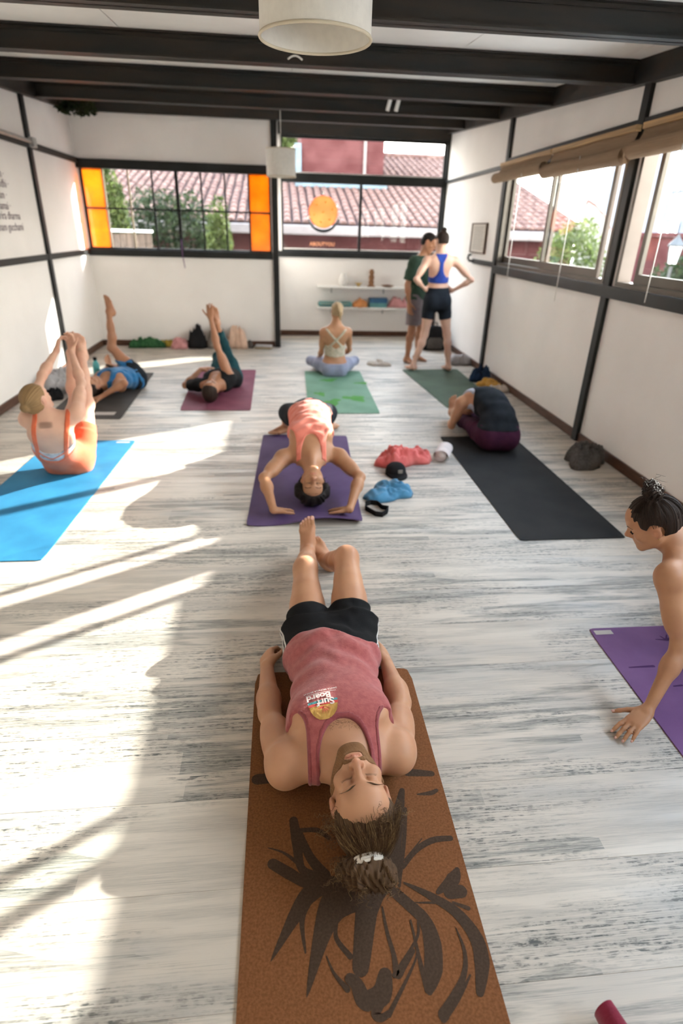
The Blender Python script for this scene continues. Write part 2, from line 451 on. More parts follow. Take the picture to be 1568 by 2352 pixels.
# back left: steel lattice of eight by two panes, amber glass at both ends
wx = [-2.675, -2.385, -2.055, -1.735, -1.405, -1.070, -0.745, -0.415, -0.112]
w = window((-1.39, YBL + .03, 1.36))
YW0, YW1 = YBL + .012, YBL + .042
part_box(w, 'frame', (wx[0] - .015, YBL + .0, 1.341), (wx[-1] + .002, YBL + .06, 1.372), 'steel')
part_box(w, 'frame', (wx[0] - .015, YBL + .0, 2.345), (wx[-1] + .002, YBL + .06, 2.398), 'steel')
for i, x in enumerate(wx):
    hw = .022 if i == 4 else (.02 if i in (0, 8) else .011)
    part_box(w, 'muntin', (x - hw, YW0, 1.372), (x + hw, YW1, 2.345), 'light_alu' if i in (1, 2) else 'steel')
for i in range(8):
    hw0 = .02 if i in (0,) else (.022 if i == 4 else .011); hw1 = .022 if i + 1 == 4 else (.02 if i + 1 == 8 else .011)
    x0, x1 = wx[i] + hw0, wx[i + 1] - hw1
    part_box(w, 'muntin', (x0, YW0 + .002, 1.857), (x1, YW1 - .002, 1.879), 'steel')
    for z0, z1 in ((1.372, 1.857), (1.879, 2.345)):
        part_box(w, 'pane', (x0, YBL + .024, z0), (x1, YBL + .029, z1), 'amber_glass' if i in (0, 7) else 'window_glass')
# back right: two lower lights and a wide transom light
w = window((1.35, YBR + .03, 1.36))
for nm, a, b in (('frame', (0.041, YBR, 1.341), (2.664, YBR + .06, 1.372)), ('frame', (0.041, YBR, 2.93), (2.664, YBR + .06, 2.964)),
                 ('transom', (0.041, YBR - .03, 2.335), (2.664, YBR + .06, 2.462)),
                 ('frame', (0.041, YBR, 1.372), (0.070, YBR + .06, 2.335)), ('frame', (2.632, YBR, 1.372), (2.664, YBR + .06, 2.335)),
                 ('frame', (0.041, YBR, 2.462), (0.070, YBR + .06, 2.93)), ('frame', (2.632, YBR, 2.462), (2.664, YBR + .06, 2.93)),
                 ('mullion', (1.300, YBR, 1.372), (1.342, YBR + .06, 2.335))):
    part_box(w, nm, a, b, 'steel')
for x0, x1, z0, z1 in ((.07, 1.30, 1.372, 2.335), (1.342, 2.632, 1.372, 2.335), (.07, 2.632, 2.462, 2.93)):
    part_box(w, 'pane', (x0, YBR + .028, z0), (x1, YBR + .033, z1), 'window_glass')
    part_box(w, 'lit_sill_strip', (x0, YBR + .012, z0), (x1, YBR + .027, z0 + .018), 'white_paint')  # brightness of the lit outside sill, put in as a white strip
# right wall: sliding sashes
def slider(y0, y1, sashes):
    w = window((XR + .05, (y0 + y1) / 2, WZ0))
    xa, xb = XR - .012, XR + .098
    part_box(w, 'frame', (xa, y0, WZ0), (xb, y1, WZ0 + .035), 'bronze_alu')
    part_box(w, 'frame', (xa, y0, WZ1 - .035), (xb, y1, WZ1), 'bronze_alu')
    part_box(w, 'frame', (xa, y0, WZ0 + .035), (xb, y0 + .035, WZ1 - .035), 'bronze_alu')
    part_box(w, 'frame', (xa, y1 - .035, WZ0 + .035), (xb, y1, WZ1 - .035), 'bronze_alu')
    z0, z1 = WZ0 + .036, WZ1 - .036
    for (s0, s1, xs) in sashes:
        sa = empty('sash', (0, 0, 0)); sa.parent = w
        def pb(nm, a, b, mt):
            l = w.location; m = MB(); m.box(tuple(a[i] - l[i] for i in range(3)), tuple(b[i] - l[i] for i in range(3))); return m.build(nm, mt, sa)
        pb('stile', (xs, s0, z0), (xs + .03, s0 + .05, z1), 'bronze_alu')
        pb('stile', (xs, s1 - .05, z0), (xs + .03, s1, z1), 'bronze_alu')
        pb('sash_rail', (xs, s0 + .05, z0), (xs + .03, s1 - .05, z0 + .068), 'bronze_alu')
        pb('sash_rail', (xs, s0 + .05, z1 - .055), (xs + .03, s1 - .05, z1), 'bronze_alu')
        pb('pane', (xs + .012, s0 + .05, z0 + .068), (xs + .017, s1 - .05, z1 - .055), 'window_glass')
    return w
slider(4.95, 7.62, [(6.30, 7.585, XR + .055), (5.13, 6.38, XR + .015)])
slider(2.10, 4.76, [(3.13, 4.55, XR + .015), (2.135, 3.36, XR + .055)])
slider(-0.75, 1.91, [(0.55, 1.875, XR + .055), (-0.715, 0.62, XR + .015)])
# glazed doors behind and beside the camera
def glazed(axis, c, a0, a1, z0, z1):
    w = window((c, (a0 + a1) / 2, z0) if axis == 'x' else ((a0 + a1) / 2, c, z0))
    def B(nm, u0, u1, q0, q1, d0, d1, mt):
        a, b = ((c + d0, u0, q0), (c + d1, u1, q1)) if axis == 'x' else ((u0, c + d0, q0), (u1, c + d1, q1))
        part_box(w, nm, a, b, mt)
    s = -1
    B('frame', a0, a1, z0, z0 + .05, -.07, -.02, 'steel'); B('frame', a0, a1, z1 - .05, z1, -.07, -.02, 'steel')
    mid = (a0 + a1) / 2
    for u in (a0 + .025, mid, a1 - .025): B('mullion', u - .025, u + .025, z0 + .05, z1 - .05, -.07, -.02, 'steel')
    for u0, u1 in ((a0 + .05, mid - .025), (mid + .025, a1 - .05)): B('pane', u0, u1, z0 + .05, z1 - .05, -.048, -.043, 'window_glass')

# ------------------------------------------------------------------ noise helper
def vnoise(x, y, seed=0):
    """smooth value noise on arrays"""
    x = np.asarray(x, float); y = np.asarray(y, float)
    xi = np.floor(x).astype(np.int64); yi = np.floor(y).astype(np.int64)
    fx = x - xi; fy = y - yi
    fx = fx * fx * (3 - 2 * fx); fy = fy * fy * (3 - 2 * fy)
    def h(a, b):
        n = (a * 374761393 + b * 668265263 + seed * 974634777) & 0x7fffffff
        n = ((n ^ (n >> 13)) * 1274126177) & 0x7fffffff
        return ((n ^ (n >> 16)) & 0xffff) / 65535.0
    return (h(xi, yi) * (1 - fx) + h(xi + 1, yi) * fx) * (1 - fy) + (h(xi, yi + 1) * (1 - fx) + h(xi + 1, yi + 1) * fx) * fy

# ------------------------------------------------------------------ outside
mat('paving', (0.50, 0.47, 0.43), 0.9, noise=0.15, nscale=3)
mat('terracotta', (0.070, 0.037, 0.032), 0.8, color2=(0.150, 0.094, 0.078), nscale=5, bump=0.2, bscale=30, spec=0.04)
mat('terracotta_pan', (0.0340, 0.0204, 0.0190), 0.85, noise=0.2, nscale=4, spec=0.04)
mat('oxide_wall', (0.055, 0.0185, 0.018), 0.85, color2=(0.080, 0.031, 0.030), nscale=2.5, bump=0.1, bscale=20, spec=0.04)
mat('gutter', (0.1700, 0.1394, 0.1292), 0.6, noise=0.08, nscale=4)
mat('flashing', (0.0816, 0.1156, 0.1360), 0.5, noise=0.15, nscale=4)
mat('gable_white', (0.2040, 0.1904, 0.1700), 0.8, noise=0.04, nscale=2)
mat('far_wall', (0.1088, 0.1190, 0.1394), 0.9, noise=0.06, nscale=1)
mat('far_glass', (0.0680, 0.0816, 0.0952), 0.2, noise=0.1)
mat('leaf', (0.0340, 0.0510, 0.0122), 0.5, color2=(0.1088, 0.1360, 0.0408), nscale=6, spec=0.15)
mat('leaf_dark', (0.0095, 0.0177, 0.0075), 0.55, color2=(0.0340, 0.0490, 0.0184), nscale=6, spec=0.15)
for _k in ('leaf', 'leaf_dark'):          # thin leaves let some light through
    _nt = MATS[_k].node_tree; _b = _nt.nodes['Principled BSDF']; _o = _nt.nodes['Material Output']
    _t = _nt.nodes.new('ShaderNodeBsdfTranslucent'); _m = _nt.nodes.new('ShaderNodeMixShader'); _m.inputs[0].default_value = .4
    _c = _b.inputs['Base Color'].links[0].from_socket; _nt.links.new(_c, _t.inputs[0])
    _nt.links.new(_b.outputs[0], _m.inputs[1]); _nt.links.new(_t.outputs[0], _m.inputs[2]); _nt.links.new(_m.outputs[0], _o.inputs[0])
mat('bark', (0.14, 0.10, 0.07), 0.9, noise=0.3, nscale=8)
mat('fence_brown', (0.08, 0.055, 0.04), 0.85, noise=0.25, nscale=4, stretch=(8, 8, 1))
mat('lantern_metal', (0.03, 0.03, 0.03), 0.5, noise=0.2)
mat('lantern_glass', (0.85, 0.82, 0.75), 0.3, noise=0.05)

m = MB(); m.box((-40, -40, -0.4), (60, 60, -0.11)); struct(m.build('ground', 'paving'))

RY, RZ, RS = 13.0, 1.80, 0.25
def on_roof(px, py):
    r = ray(px, py); t = (RZ - RS * RY - CAM_H) / (r[2] - RS * r[1]); return V3(0, 0, CAM_H) + r * t
RIDGE = on_roof(950, 362)[1]
house = empty('tiled_house', (1.5, 15, 0))
tag(house, 'low oxide-red house with a terracotta barrel-tiled roof behind the back windows', 'house')
def hb(mb, name, material, **k):
    o = mb.build(name, material, house, **k); o.location = -Vector(house.location); return o
X0R, X1R = -5.0, 6.6
m = MB(); m.box((X0R + .2, 13.35, -.1), (X1R - .2, 13.55, 1.78)); m.box((X0R + .2, 13.55, -.1), (X0R + .4, 18, 1.9)); hb(m, 'wall', 'oxide_wall')
m = MB(); zr = RZ + RS * (RIDGE - RY)
m.hexa([(X0R, RY, RZ - .10), (X1R, RY, RZ - .10), (X1R, RIDGE, zr - .10), (X0R, RIDGE, zr - .10), (X0R, RY, RZ - .03), (X1R, RY, RZ - .03), (X1R, RIDGE, zr - .03), (X0R, RIDGE, zr - .03)])
m.hexa([(X0R, RIDGE, zr - .10), (X1R, RIDGE, zr - .10), (X1R, RIDGE + 1.2, RZ+.5), (X0R, RIDGE + 1.2, RZ+.5), (X0R, RIDGE, zr - .03), (X1R, RIDGE, zr - .03), (X1R, RIDGE + 1.2, RZ + .57), (X0R, RIDGE + 1.2, RZ + .57)])
hb(m, 'roof', 'terracotta_pan')
m = MB(); m.box((X0R - .05, RY - .10, RZ - .23), (X1R + .05, RY + .02, RZ - .055)); hb(m, 'gutter', 'gutter', bevel=.02)
m = MB(); m.box((X0R - .05, RY + .03, RZ - .24), (X1R + .05, 13.35, RZ - .20)); hb(m, 'soffit', 'gutter')
# barrel cap tiles
TS, TP = 0.188, 0.34
nseg = 6
def tile_geo(mb, x, yy):
    sl = math.sqrt(1 + RS * RS)
    vs = []
    for k, (u, rr, lift) in enumerate(((0.0, .075, .016), (TP * 1.12, .062, .0))):
        for j in range(nseg + 1):
            a = math.pi * j / nseg
            yv = yy + u / sl
            vs.append((x - rr * math.cos(a), yv, RZ + RS * (yv - RY) - .03 + rr * .72 * math.sin(a) + lift))
    fs = [(j, j + 1, nseg + 2 + j, nseg + 1 + j) for j in range(nseg)] + [tuple(reversed(range(nseg + 1)))]
    mb.add(vs, fs)
t0 = MB(); tile_geo(t0, 0.0, RY)
tile_mesh = t0.mesh('roof_tile', 'terracotta', smooth=False)
rest = MB(); rnd = random.Random(3)
ncol = int((X1R - X0R) / TS); nrow = int((RIDGE - RY) / (TP / math.sqrt(1 + RS * RS)))
for c in range(ncol):
    x = X0R + .1 + c * TS
    for r_ in range(nrow + 1):
        yy = RY + r_ * TP / math.sqrt(1 + RS * RS) - .02
        dx, dz = rnd.uniform(-.008, .008), rnd.uniform(-.004, .008)
        if (0.1 < x < 4.0 and r_ < 11) or (-1.0 < x <= 0.1 and r_ < 7):
            o = bpy.data.objects.new('roof_tile', tile_mesh); COL.objects.link(o); o.parent = house
            o.location = Vector((x + dx, yy - RY, RS * (yy - RY) + dz)) - Vector(house.location)
        else:
            tile_geo(rest, x + dx, yy)
o = hb(rest, 'roof_tiles', 'terracotta'); o['kind'] = 'stuff'
m = MB(); m.tube([(X0R, RIDGE, zr + .02), (X1R, RIDGE, zr + .02)], .09, 10); hb(m, 'ridge', 'terracotta')
# red upper storey standing on the roof
blk = house
a_ = ony(692, 388, 16.3); b_ = ony(880, 388, 16.3)
m = MB(); m.box((a_[0], 16.3, 2.55), (b_[0], 19.5, 6.0)); o = m.build('upper_storey', 'oxide_wall', blk); o.location = -Vector(blk.location)
m = MB(); c_ = ony(838, 350, 16.28)[0]; m.tube([(c_, 16.25, 2.7), (c_, 16.25, 5.9)], .035, 8); o = m.build('downpipe', 'gutter', blk); o.location = -Vector(blk.location)
m = MB(); m.box((a_[0] - .16, 16.22, 2.62), (a_[0] - .005, 16.34, 3.5)); m.box((a_[0] - .16, 16.2, 2.60), (b_[0] + .1, 16.295, 2.74)); o = m.build('flashing', 'flashing', blk); o.location = -Vector(blk.location)

def leaves(n, c, r, size, seed, shell=0.55):
    rn = np.random.RandomState(seed); d = rn.normal(size=(n, 3)); d /= np.linalg.norm(d, axis=1)[:, None]
    rad = (shell + (1 - shell) * rn.rand(n)) * (0.82 + .36 * vnoise(d[:, 0] * 2.2 + 7, d[:, 2] * 2.2 + d[:, 1] * 1.7, seed))
    p = np.array(c) + d * rad[:, None] * np.array(r)
    a = rn.normal(size=(n, 3)); a /= np.linalg.norm(a, axis=1)[:, None]
    b = np.cross(a, rn.normal(size=(n, 3))); b /= np.linalg.norm(b, axis=1)[:, None]
    s = size * (0.6 + .8 * rn.rand(n))[:, None]
    nrm = np.cross(a, b)
    vs = np.stack([p - a * s, p + b * s * .45 + nrm * s * .15, p + a * s, p - b * s * .45 + nrm * s * .15], 1).reshape(-1, 3)
    return vs, n
def bush(name, c, r, n, size, seed, label, cat, material='leaf', trunk=True):
    root = empty(name, (c[0], c[1], -.1)); tag(root, label, cat)
    vs, k = leaves(n, c, r, size, seed)
    me = bpy.data.meshes.new('foliage'); me.from_pydata([tuple(v) for v in vs], [], [(4 * i, 4 * i + 1, 4 * i + 2, 4 * i + 3) for i in range(k)])
    me.materials.append(MATS[material]); o = bpy.data.objects.new('foliage', me); COL.objects.link(o); o.parent = root
    o.location = -Vector(root.location); o['kind'] = 'stuff'
    if trunk:
        t = MB(); t.tube([(c[0], c[1], -.1), (c[0] + .05, c[1], c[2] * .5), (c[0] - .03, c[1] + .05, c[2] + r[2] * .4)], [.07, .05, .02], 7)
        o = t.build('trunk', 'bark', root, smooth=True); o.location = -Vector(root.location)
    return root
bush('hedge_shrub', (-2.0, 12.2, 1.15), (1.05, .55, 1.15), 9000, .042, 1, 'dense dark green hedge shrub outside the lattice window', 'shrub', 'leaf_dark')
bush('flowering_shrub', (-1.02, 11.2, 1.2), (.25, .25, .85), 2200, .045, 2, 'pale sunlit leafy shrub at the right end of the hedge', 'shrub', 'leaf')
bush('climbing_shrub', (-3.0, 11.45, 1.85), (.52, .15, .85), 3600, .045, 3, 'light green climbing shrub beside the left amber pane', 'shrub', 'leaf')
bush('garden_tree', (-6.6, 24.0, 4.2), (3.2, 2.0, 2.6), 9000, .12, 4, 'tall garden tree over the left end of the tiled roof', 'tree', 'leaf_dark')
bush('far_tree', (0.25, 26.5, 5.6), (1.4, 1.2, 1.8), 5000, .10, 5, 'far tree at the left edge of the transom window', 'tree', 'leaf')
bush('olive_shrub', (5.0, 10.4, 1.15), (.60, .6, .85), 4200, .04, 6, 'grey green olive shrub outside the sliding window', 'shrub', 'leaf')
bush('fence_shrub', (6.6, 8.9, .9), (.7, 1.4, .75), 5000, .05, 7, 'dark shrub growing against the red garden fence', 'shrub', 'leaf_dark')

fe = empty('board_fence', (-2.6, 11.15, 0)); tag(fe, 'weathered brown board fence below the climbing shrub', 'fence')
for i in range(9):
    m = MB(); x = -3.1 + i * .105; m.box((x, 11.14, -.1), (x + .098, 11.165, 1.52 + .01 * (i % 3))); o = m.build('fence_board', 'fence_brown', fe); o.location = -Vector(fe.location)
m = MB(); m.box((-3.12, 11.10, 1.55), (-2.14, 11.19, 1.59)); o = m.build('cap_rail', 'white_paint', fe); o.location = -Vector(fe.location)

# white gable wall with a curved coping, seen through the sliding window
gy = 12.6
outl = [ony(x, y, gy) for x, y in ((1322, 640), (1338, 520), (1352, 466), (1368, 476), (1392, 505), (1408, 545), (1414, 600), (1414, 660))]
gb = empty('gable_wall', (5.6, gy, 0)); tag(gb, 'white garden gable wall with a curved brown coping', 'wall')
prof = [(outl[0][0], -.1)] + [(p[0], p[2]) for p in outl] + [(outl[-1][0], -.1)]
m = MB(); k = len(prof)
m.add([(x, gy, z) for x, z in prof] + [(x, gy + .22, z) for x, z in prof], [tuple(range(k)), tuple(reversed(range(k, 2 * k)))] + [(i, i + k, (i + 1) % k + k, (i + 1) % k) for i in range(k)])
o = m.build('wall', 'gable_white', gb); o.location = -Vector(gb.location)
m = MB(); m.tube([(p[0], gy + .1, p[2] + .03) for p in outl[2:7]], .055, 6); o = m.build('coping', 'terracotta', gb, smooth=True); o.location = -Vector(gb.location)
rf = empty('garden_fence', (7.6, 8, 0)); tag(rf, 'oxide-red rendered garden fence wall beyond the shrubs', 'fence')
m = MB(); m.box((7.6, 2.0, -.1), (7.75, 14.0, 1.72)); o = m.build('wall', 'oxide_wall', rf); o.location = -Vector(rf.location)
m = MB(); m.box((7.55, 2.0, 1.722), (7.8, 14.0, 1.79)); o = m.build('coping', 'oxide_wall', rf); o.location = -Vector(rf.location)
fb = empty('apartment_building', (15, 19, 0)); tag(fb, 'pale grey apartment building beyond the garden fence', 'building')
m = MB(); m.box((14, 13.0, -.1), (17, 27, 5.3)); o = m.build('wall', 'far_wall', fb); o.location = -Vector(fb.location)
for yy in (14.2, 16.6, 19.0, 21.4, 24.0):
    for zz in (1.0, 3.2):
        m = MB(); m.box((13.95, yy, zz), (13.99, yy + .9, zz + 1.2)); o = m.build('window', 'far_glass', fb); o.location = -Vector(fb.location)
        m = MB(); m.box((13.92, yy - .06, zz - .06), (13.949, yy - .0, zz + 1.26)); m.box((13.92, yy + .9, zz - .06), (13.949, yy + .96, zz + 1.26)); m.box((13.92, yy + .42, zz), (13.949, yy + .48, zz + 1.2))
        f_ = m.build('window_frame', 'white_paint', o)
lp = onx(1546, 590, 5.0)
ln = empty('garden_lantern', (lp[0], lp[1], -.1)); tag(ln, 'black garden lantern post with milky panes outside the sliding window', 'lantern')
m = MB(); m.tube([(0, 0, 0), (0, 0, lp[2] - .02)], .022, 8); m.build('post', 'lantern_metal', ln)
z_ = lp[2] + .02
m = MB(); m.lathe([(.001, z_), (.055, z_), (.085, z_ + .2), (.001, z_ + .2)], n=6); m.build('lantern_glass', 'lantern_glass', ln)
m = MB(); m.lathe([(.11, z_ + .2), (.11, z_ + .215), (.03, z_ + .30), (.012, z_ + .34), (.001, z_ + .34)], n=6); m.build('lantern_roof', 'lantern_metal', ln)
m = MB()
for j in range(6):
    a = 2 * math.pi * j / 6; m.tube([(.058 * math.cos(a), .058 * math.sin(a), z_), (.088 * math.cos(a), .088 * math.sin(a), z_ + .2)], .006, 5)
m.build('lantern_frame', 'lantern_metal', ln)

# ------------------------------------------------------------------ pendant lamps
def pendant(x, y, zb, r, h, label, n=64):
    root = empty('pendant_lamp', (x, y, zb)); tag(root, label, 'lamp', 'drum pendant lamps')
    t = .004
    m = MB(); m.lathe([(r - t, 0), (r, 0), (r, h), (r - t, h), (r - t, 0)], n=n); m.build('lamp_shade', 'lamp_cloth', root, smooth=False)
    for zz in (0, h):
        m = MB(); m.tube([(r * math.cos(2 * math.pi * k / n), r * math.sin(2 * math.pi * k / n), zz) for k in range(n + 1)], .006, 6, cap=False); m.build('shade_rim', 'lamp_rim', root, smooth=True)
    m = MB(); m.lathe([(.001, h - .012), (r - t, h - .012), (r - t, h - .006), (.001, h - .006)], n=n); m.build('diffuser', 'lamp_cloth', root)
    top = ztop(y) + CEIL_UP - zb
    m = MB(); m.tube([(0, 0, h - .005), (0, 0, top)], .0045, 6); m.build('cord', 'cord_white', root)
    m = MB(); m.lathe([(.001, top - .03), (.05, top - .03), (.05, top - .002), (.001, top - .002)], n=20); m.build('ceiling_rose', 'white_paint', root)
    return root
pendant(.150, 2.72, 2.335, .208, .235, 'large white drum pendant lamp cut off by the top of the picture')
pendant(.042, 8.55, 2.275, .185, .30, 'small distant white drum pendant lamp hanging before the dark post')
# spotlight pair and a small hook on the beams
sp = ony(900, 236, 7.93); root = empty('spotlight', tuple(sp)); tag(root, 'pair of small white spotlights under a ceiling beam', 'spotlight')
for dx in (-.05, .05):
    m = MB(); m.tube([(dx, 0, -.08), (dx + .03, -.01, .05)], .022, 10); m.build('spot_head', 'white_paint', root, smooth=False)
m = MB(); m.box((-.08, .0, .05), (.10, .04, .0645)); m.build('mount', 'white_paint', root)
hk = ony(677, 137, 5.00); m = MB()
m.tube([(hk[0] - .05 + .1 * t / 8, hk[1] - .06, hk[2] - .012 + .022 * math.sin(math.pi * t / 8)) for t in range(9)], .006, 6)
tag(m.build('cable_loop', 'cord_white', smooth=True), 'short white cable loop on the second ceiling beam', 'cable')

# ------------------------------------------------------------------ rolled bamboo blinds on the right wall
def blind(y0, y1, zroll, flap, rr, label):
    root = empty('bamboo_blind', (XR - .07, (y0 + y1) / 2, 2.42)); tag(root, label, 'blind', 'rolled bamboo blinds')
    L = (y1 - y0) / 2
    m = MB(); m.box((-.015, -L, -.02), (.028, L, .022)); m.build('batten', 'bamboo_batten', root, bevel=.004)
    # flap hanging from the batten, thin woven sheet
    zb = zroll - 2.42 + rr * .6
    m = MB(); N = 24
    pts = [(.004 - .05 * (t ** 1.6), -.02 + (zb + .02) * t) for t in [i / 6 for i in range(7)]]
    for i in range(N + 1):
        yy = -L + 2 * L * i / N
        sag = .012 * math.sin(i * 1.1)
        for k, (xx, zz) in enumerate(pts): m.v.append((xx + sag * k / 6 * .3, yy, zz))
    K = len(pts)
    for i in range(N):
        for k in range(K - 1): a = i * K + k; m.f.append((a, a + 1, a + K + 1, a + K))
    n0 = len(m.v); m.v += [(v[0] + .005, v[1], v[2]) for v in list(m.v)]; m.f += [tuple(reversed([q + n0 for q in f])) for f in list(m.f)]
    m.build('flap', 'bamboo', root, smooth=True)
    # roll: spiral section swept along y
    m = MB(); sp_ = []
    turns = 4.0; S = 52
    for i in range(S + 1):
        t = i / S; a = -math.pi * .5 + turns * 2 * math.pi * t; r = rr * (.22 + .78 * t); sp_.append((r * math.cos(a), r * math.sin(a)))
    for sgn, yy in ((0, -L), (1, L)):
        pass
    for i, (u, v) in enumerate(sp_): m.v.append((-.055 + u, -L, zroll - 2.42 + v)); m.v.append((-.055 + u * .97, L, zroll - 2.42 + v * .97))
    for i in range(S): m.f.append((2 * i, 2 * i + 1, 2 * i + 3, 2 * i + 2))
    m.build('roll', 'bamboo', root, smooth=True)
    m = MB(); m.tube([(-.055, -L + .015, zroll - 2.42), (-.055, L - .015, zroll - 2.42)], rr * .93, 18); m.build('roll_core', 'bamboo', root, smooth=False)
    return root
blind(6.30, 7.72, 2.285, .1, .055, 'rolled bamboo blind at the far end, beside the picture frame')
blind(4.80, 6.27, 2.245, .1, .062, 'rolled bamboo blind in the middle, with its spiral roll end showing')
blind(3.15, 4.72, 2.270, .1, .062, 'rolled bamboo blind at the right edge of the picture')
def wall_cord(px_a, py_a, px_b, py_b, label, xx=2.535):
    a = onx(px_a, py_a, xx); a[2] = 2.30; b = onx(px_b, py_b, xx); b[1] = a[1]
    m = MB(); m.tube([tuple(a), tuple((a + b) / 2 + V3(0, .004, 0)), tuple(b)], .0035, 6)
    tag(m.build('blind_cord', 'cord_white', smooth=True), label, 'cord', 'white blind pull cords')
wall_cord(1194, 425, 1160, 640, 'white pull cord hanging from the far bamboo blind')
wall_cord(1322, 415, 1268, 690, 'white pull cord hanging from the middle bamboo blind')
wall_cord(1560, 365, 1478, 695, 'white pull cord hanging from the right-edge bamboo blind')

# ------------------------------------------------------------------ things on the walls
mat('frame_wood', (0.13, 0.085, 0.06), 0.5, noise=0.2)
mat('paper', (0.62, 0.57, 0.51), 0.9, noise=0.05, nscale=30)
pf = empty('picture_frame', (XR - .02, 8.43, 1.63)); tag(pf, 'framed sheet of small text on the right wall', 'picture')
for nm, a, b in (('frame', (-.012, -.31, -.185), (.018, -.295, .185)), ('frame', (-.012, .295, -.185), (.018, .31, .185)), ('frame', (-.012, -.295, -.185), (.018, .295, -.17)), ('frame', (-.012, -.295, .17), (.018, .295, .185))):
    m = MB(); m.box(a, b); m.build(nm, 'frame_wood', pf)
m = MB(); m.box((.0, -.295, -.17), (.016, .295, .17)); m.build('sheet', 'paper', pf)
mat('ink', (0.20, 0.18, 0.17), 0.9, noise=0.1)
m = MB(); rn = random.Random(8)
for i in range(14):
    z = .135 - i * .021; yv = -.22 + rn.random() * .05
    while yv < .20:
        L_ = .02 + rn.random() * .05; m.box((-.0012, yv, z), (-.0002, min(yv + L_, .22), z + .006)); yv += L_ + .012
m.build('printed_lines', 'ink', pf)

# wall lettering on the left wall
mat('wall_ink', (0.27, 0.22, 0.24), 0.9, noise=0.05)
def text_mesh(s, size, name, material, extr=0.0005, bold=0.0):
    cu = bpy.data.curves.new(name, 'FONT'); cu.body = s; cu.size = size; cu.extrude = extr; cu.offset = bold
    cu.resolution_u = 3
    tmp = bpy.data.objects.new('tmp', cu); COL.objects.link(tmp)
    dg = bpy.context.evaluated_depsgraph_get(); me = bpy.data.meshes.new_from_object(tmp.evaluated_get(dg))
    bpy.data.objects.remove(tmp); me.materials.append(MATS[material]); return me
wt = empty('wall_lettering', (XL + .002, 6.2, 1.8)); tag(wt, 'faded violet lines of lettering painted on the left wall', 'lettering')
for (px, py, txt) in ((8, 400, 'namah ·'), (19, 424, 'bodhi ·'), (15, 449, 'karam ·'), (24, 474, 'dhamai ·'), (46, 497, 'sarira dharma'), (53, 522, 'saranam gacchami')):
    e_ = onx(px, py, XL + .002)
    me = text_mesh(txt, .105, 'lettering', 'wall_ink')
    wdt = max(v.co.x for v in me.vertices)
    o = bpy.data.objects.new('lettering', me); COL.objects.link(o); o.parent = wt
    o.rotation_euler = (math.pi / 2, 0, math.pi / 2)
    o.location = Vector((.001, e_[1] - wdt - 6.2, e_[2] - .03 - 1.8))
# pale conduit on the upper left rail
m = MB(); m.tube([(XL + .055, 4.8, 2.455), (XL + .055, 7.70, 2.455)], .020, 10)
root = tag(m.build('conduit_pipe', 'pipe_grey', smooth=True), 'pale conduit pipe running along the upper left rail', 'pipe')
m = MB(); m.box((XL + .030, 7.66, 2.405), (XL + .085, 7.76, 2.50)); m.build('pipe_bracket', 'pipe_grey', root, bevel=.006)
# black bracket at the end of the short right rail
m = MB(); m.tube([(XR - .03, 8.52, 1.34), (XR - .05, 8.62, 1.34), (XR - .055, 8.68, 1.37), (XR - .05, 8.66, 1.42), (XR - .045, 8.60, 1.42)], .016, 8)
tag(m.build('rail_hook', 'steel', smooth=True), 'black metal hook at the end of the short wall rail', 'hook')
# hanging trailing plant in the top left corner
bush('trailing_plant', (-2.42, 8.75, 2.93), (.26, .12, .09), 160, .045, 11, 'trailing plant leaves peeping below the top left ceiling beam', 'plant', 'leaf_dark', trunk=False)

# amber glass disc hung in the back window, with a lettered strip of amber stickers
amber_mat('amber_disc', (0.80, 0.34, 0.13))
mat('disc_spot', (0.75, 0.30, 0.05), 0.6, noise=0.1)
dc = empty('glass_disc', (.715, YBR - .03, 1.93)); tag(dc, 'round glowing amber glass disc hanging in the back window', 'glass disc')
def disc(mb, r, y0, y1, n=48, cx=0, cz=0):
    k0 = len(mb.v)
    for yy in (y0, y1):
        for j in range(n): a = 2 * math.pi * j / n; mb.v.append((cx + r * math.cos(a), yy, cz + r * math.sin(a)))
    mb.f.append(tuple(k0 + j for j in range(n))); mb.f.append(tuple(k0 + n + j for j in reversed(range(n))))
    for j in range(n): mb.f.append((k0 + j, k0 + n + j, k0 + n + (j + 1) % n, k0 + (j + 1) % n))
m = MB(); disc(m, .225, -.004, .002); m.build('amber_glass', 'amber_disc', dc)
for a in [None] + [k * 60 + 15 for k in range(6)]:
    m = MB(); cx, cz = (0, 0) if a is None else (.15 * math.cos(math.radians(a)), .15 * math.sin(math.radians(a)))
    disc(m, .016, -.007, -.0042, 14, cx, cz); m.build('spot', 'disc_spot', dc)
m = MB(); m.tube([(.255 * math.cos(math.radians(a)), .0, -.015 + .262 * math.sin(math.radians(a))) for a in range(185, 356, 6)], [.004 + .02 * math.sin(math.pi * (i / 28)) for i in range(29)], 8)
m.build('crescent_rim', 'steel', dc, smooth=True)
m = MB(); m.tube([(.229 * math.cos(2 * math.pi * k / 48), 0, .229 * math.sin(2 * math.pi * k / 48)) for k in range(49)], .006, 6, cap=False); m.build('rim', 'amber_disc', dc, smooth=True)
for px, py in ((.235, -.085), (-.235, -.085), (0, .27)):
    m = MB(); disc(m, .02, -.01, 0, 14, px, pz_) if False else disc(m, .02, -.01, 0, 14, px, py); m.build('bead', 'white_paint', dc)
m = MB(); m.tube([(0, -.002, .29), (0, -.002, .40)], .002, 5); m.build('hanging_wire', 'steel', dc)
mat('amber_print', (0.95, 0.42, 0.22), 0.6, noise=0.05)
me = text_mesh('ABOUTYOU', .075, 'window_lettering', 'amber_print', .001, .002)
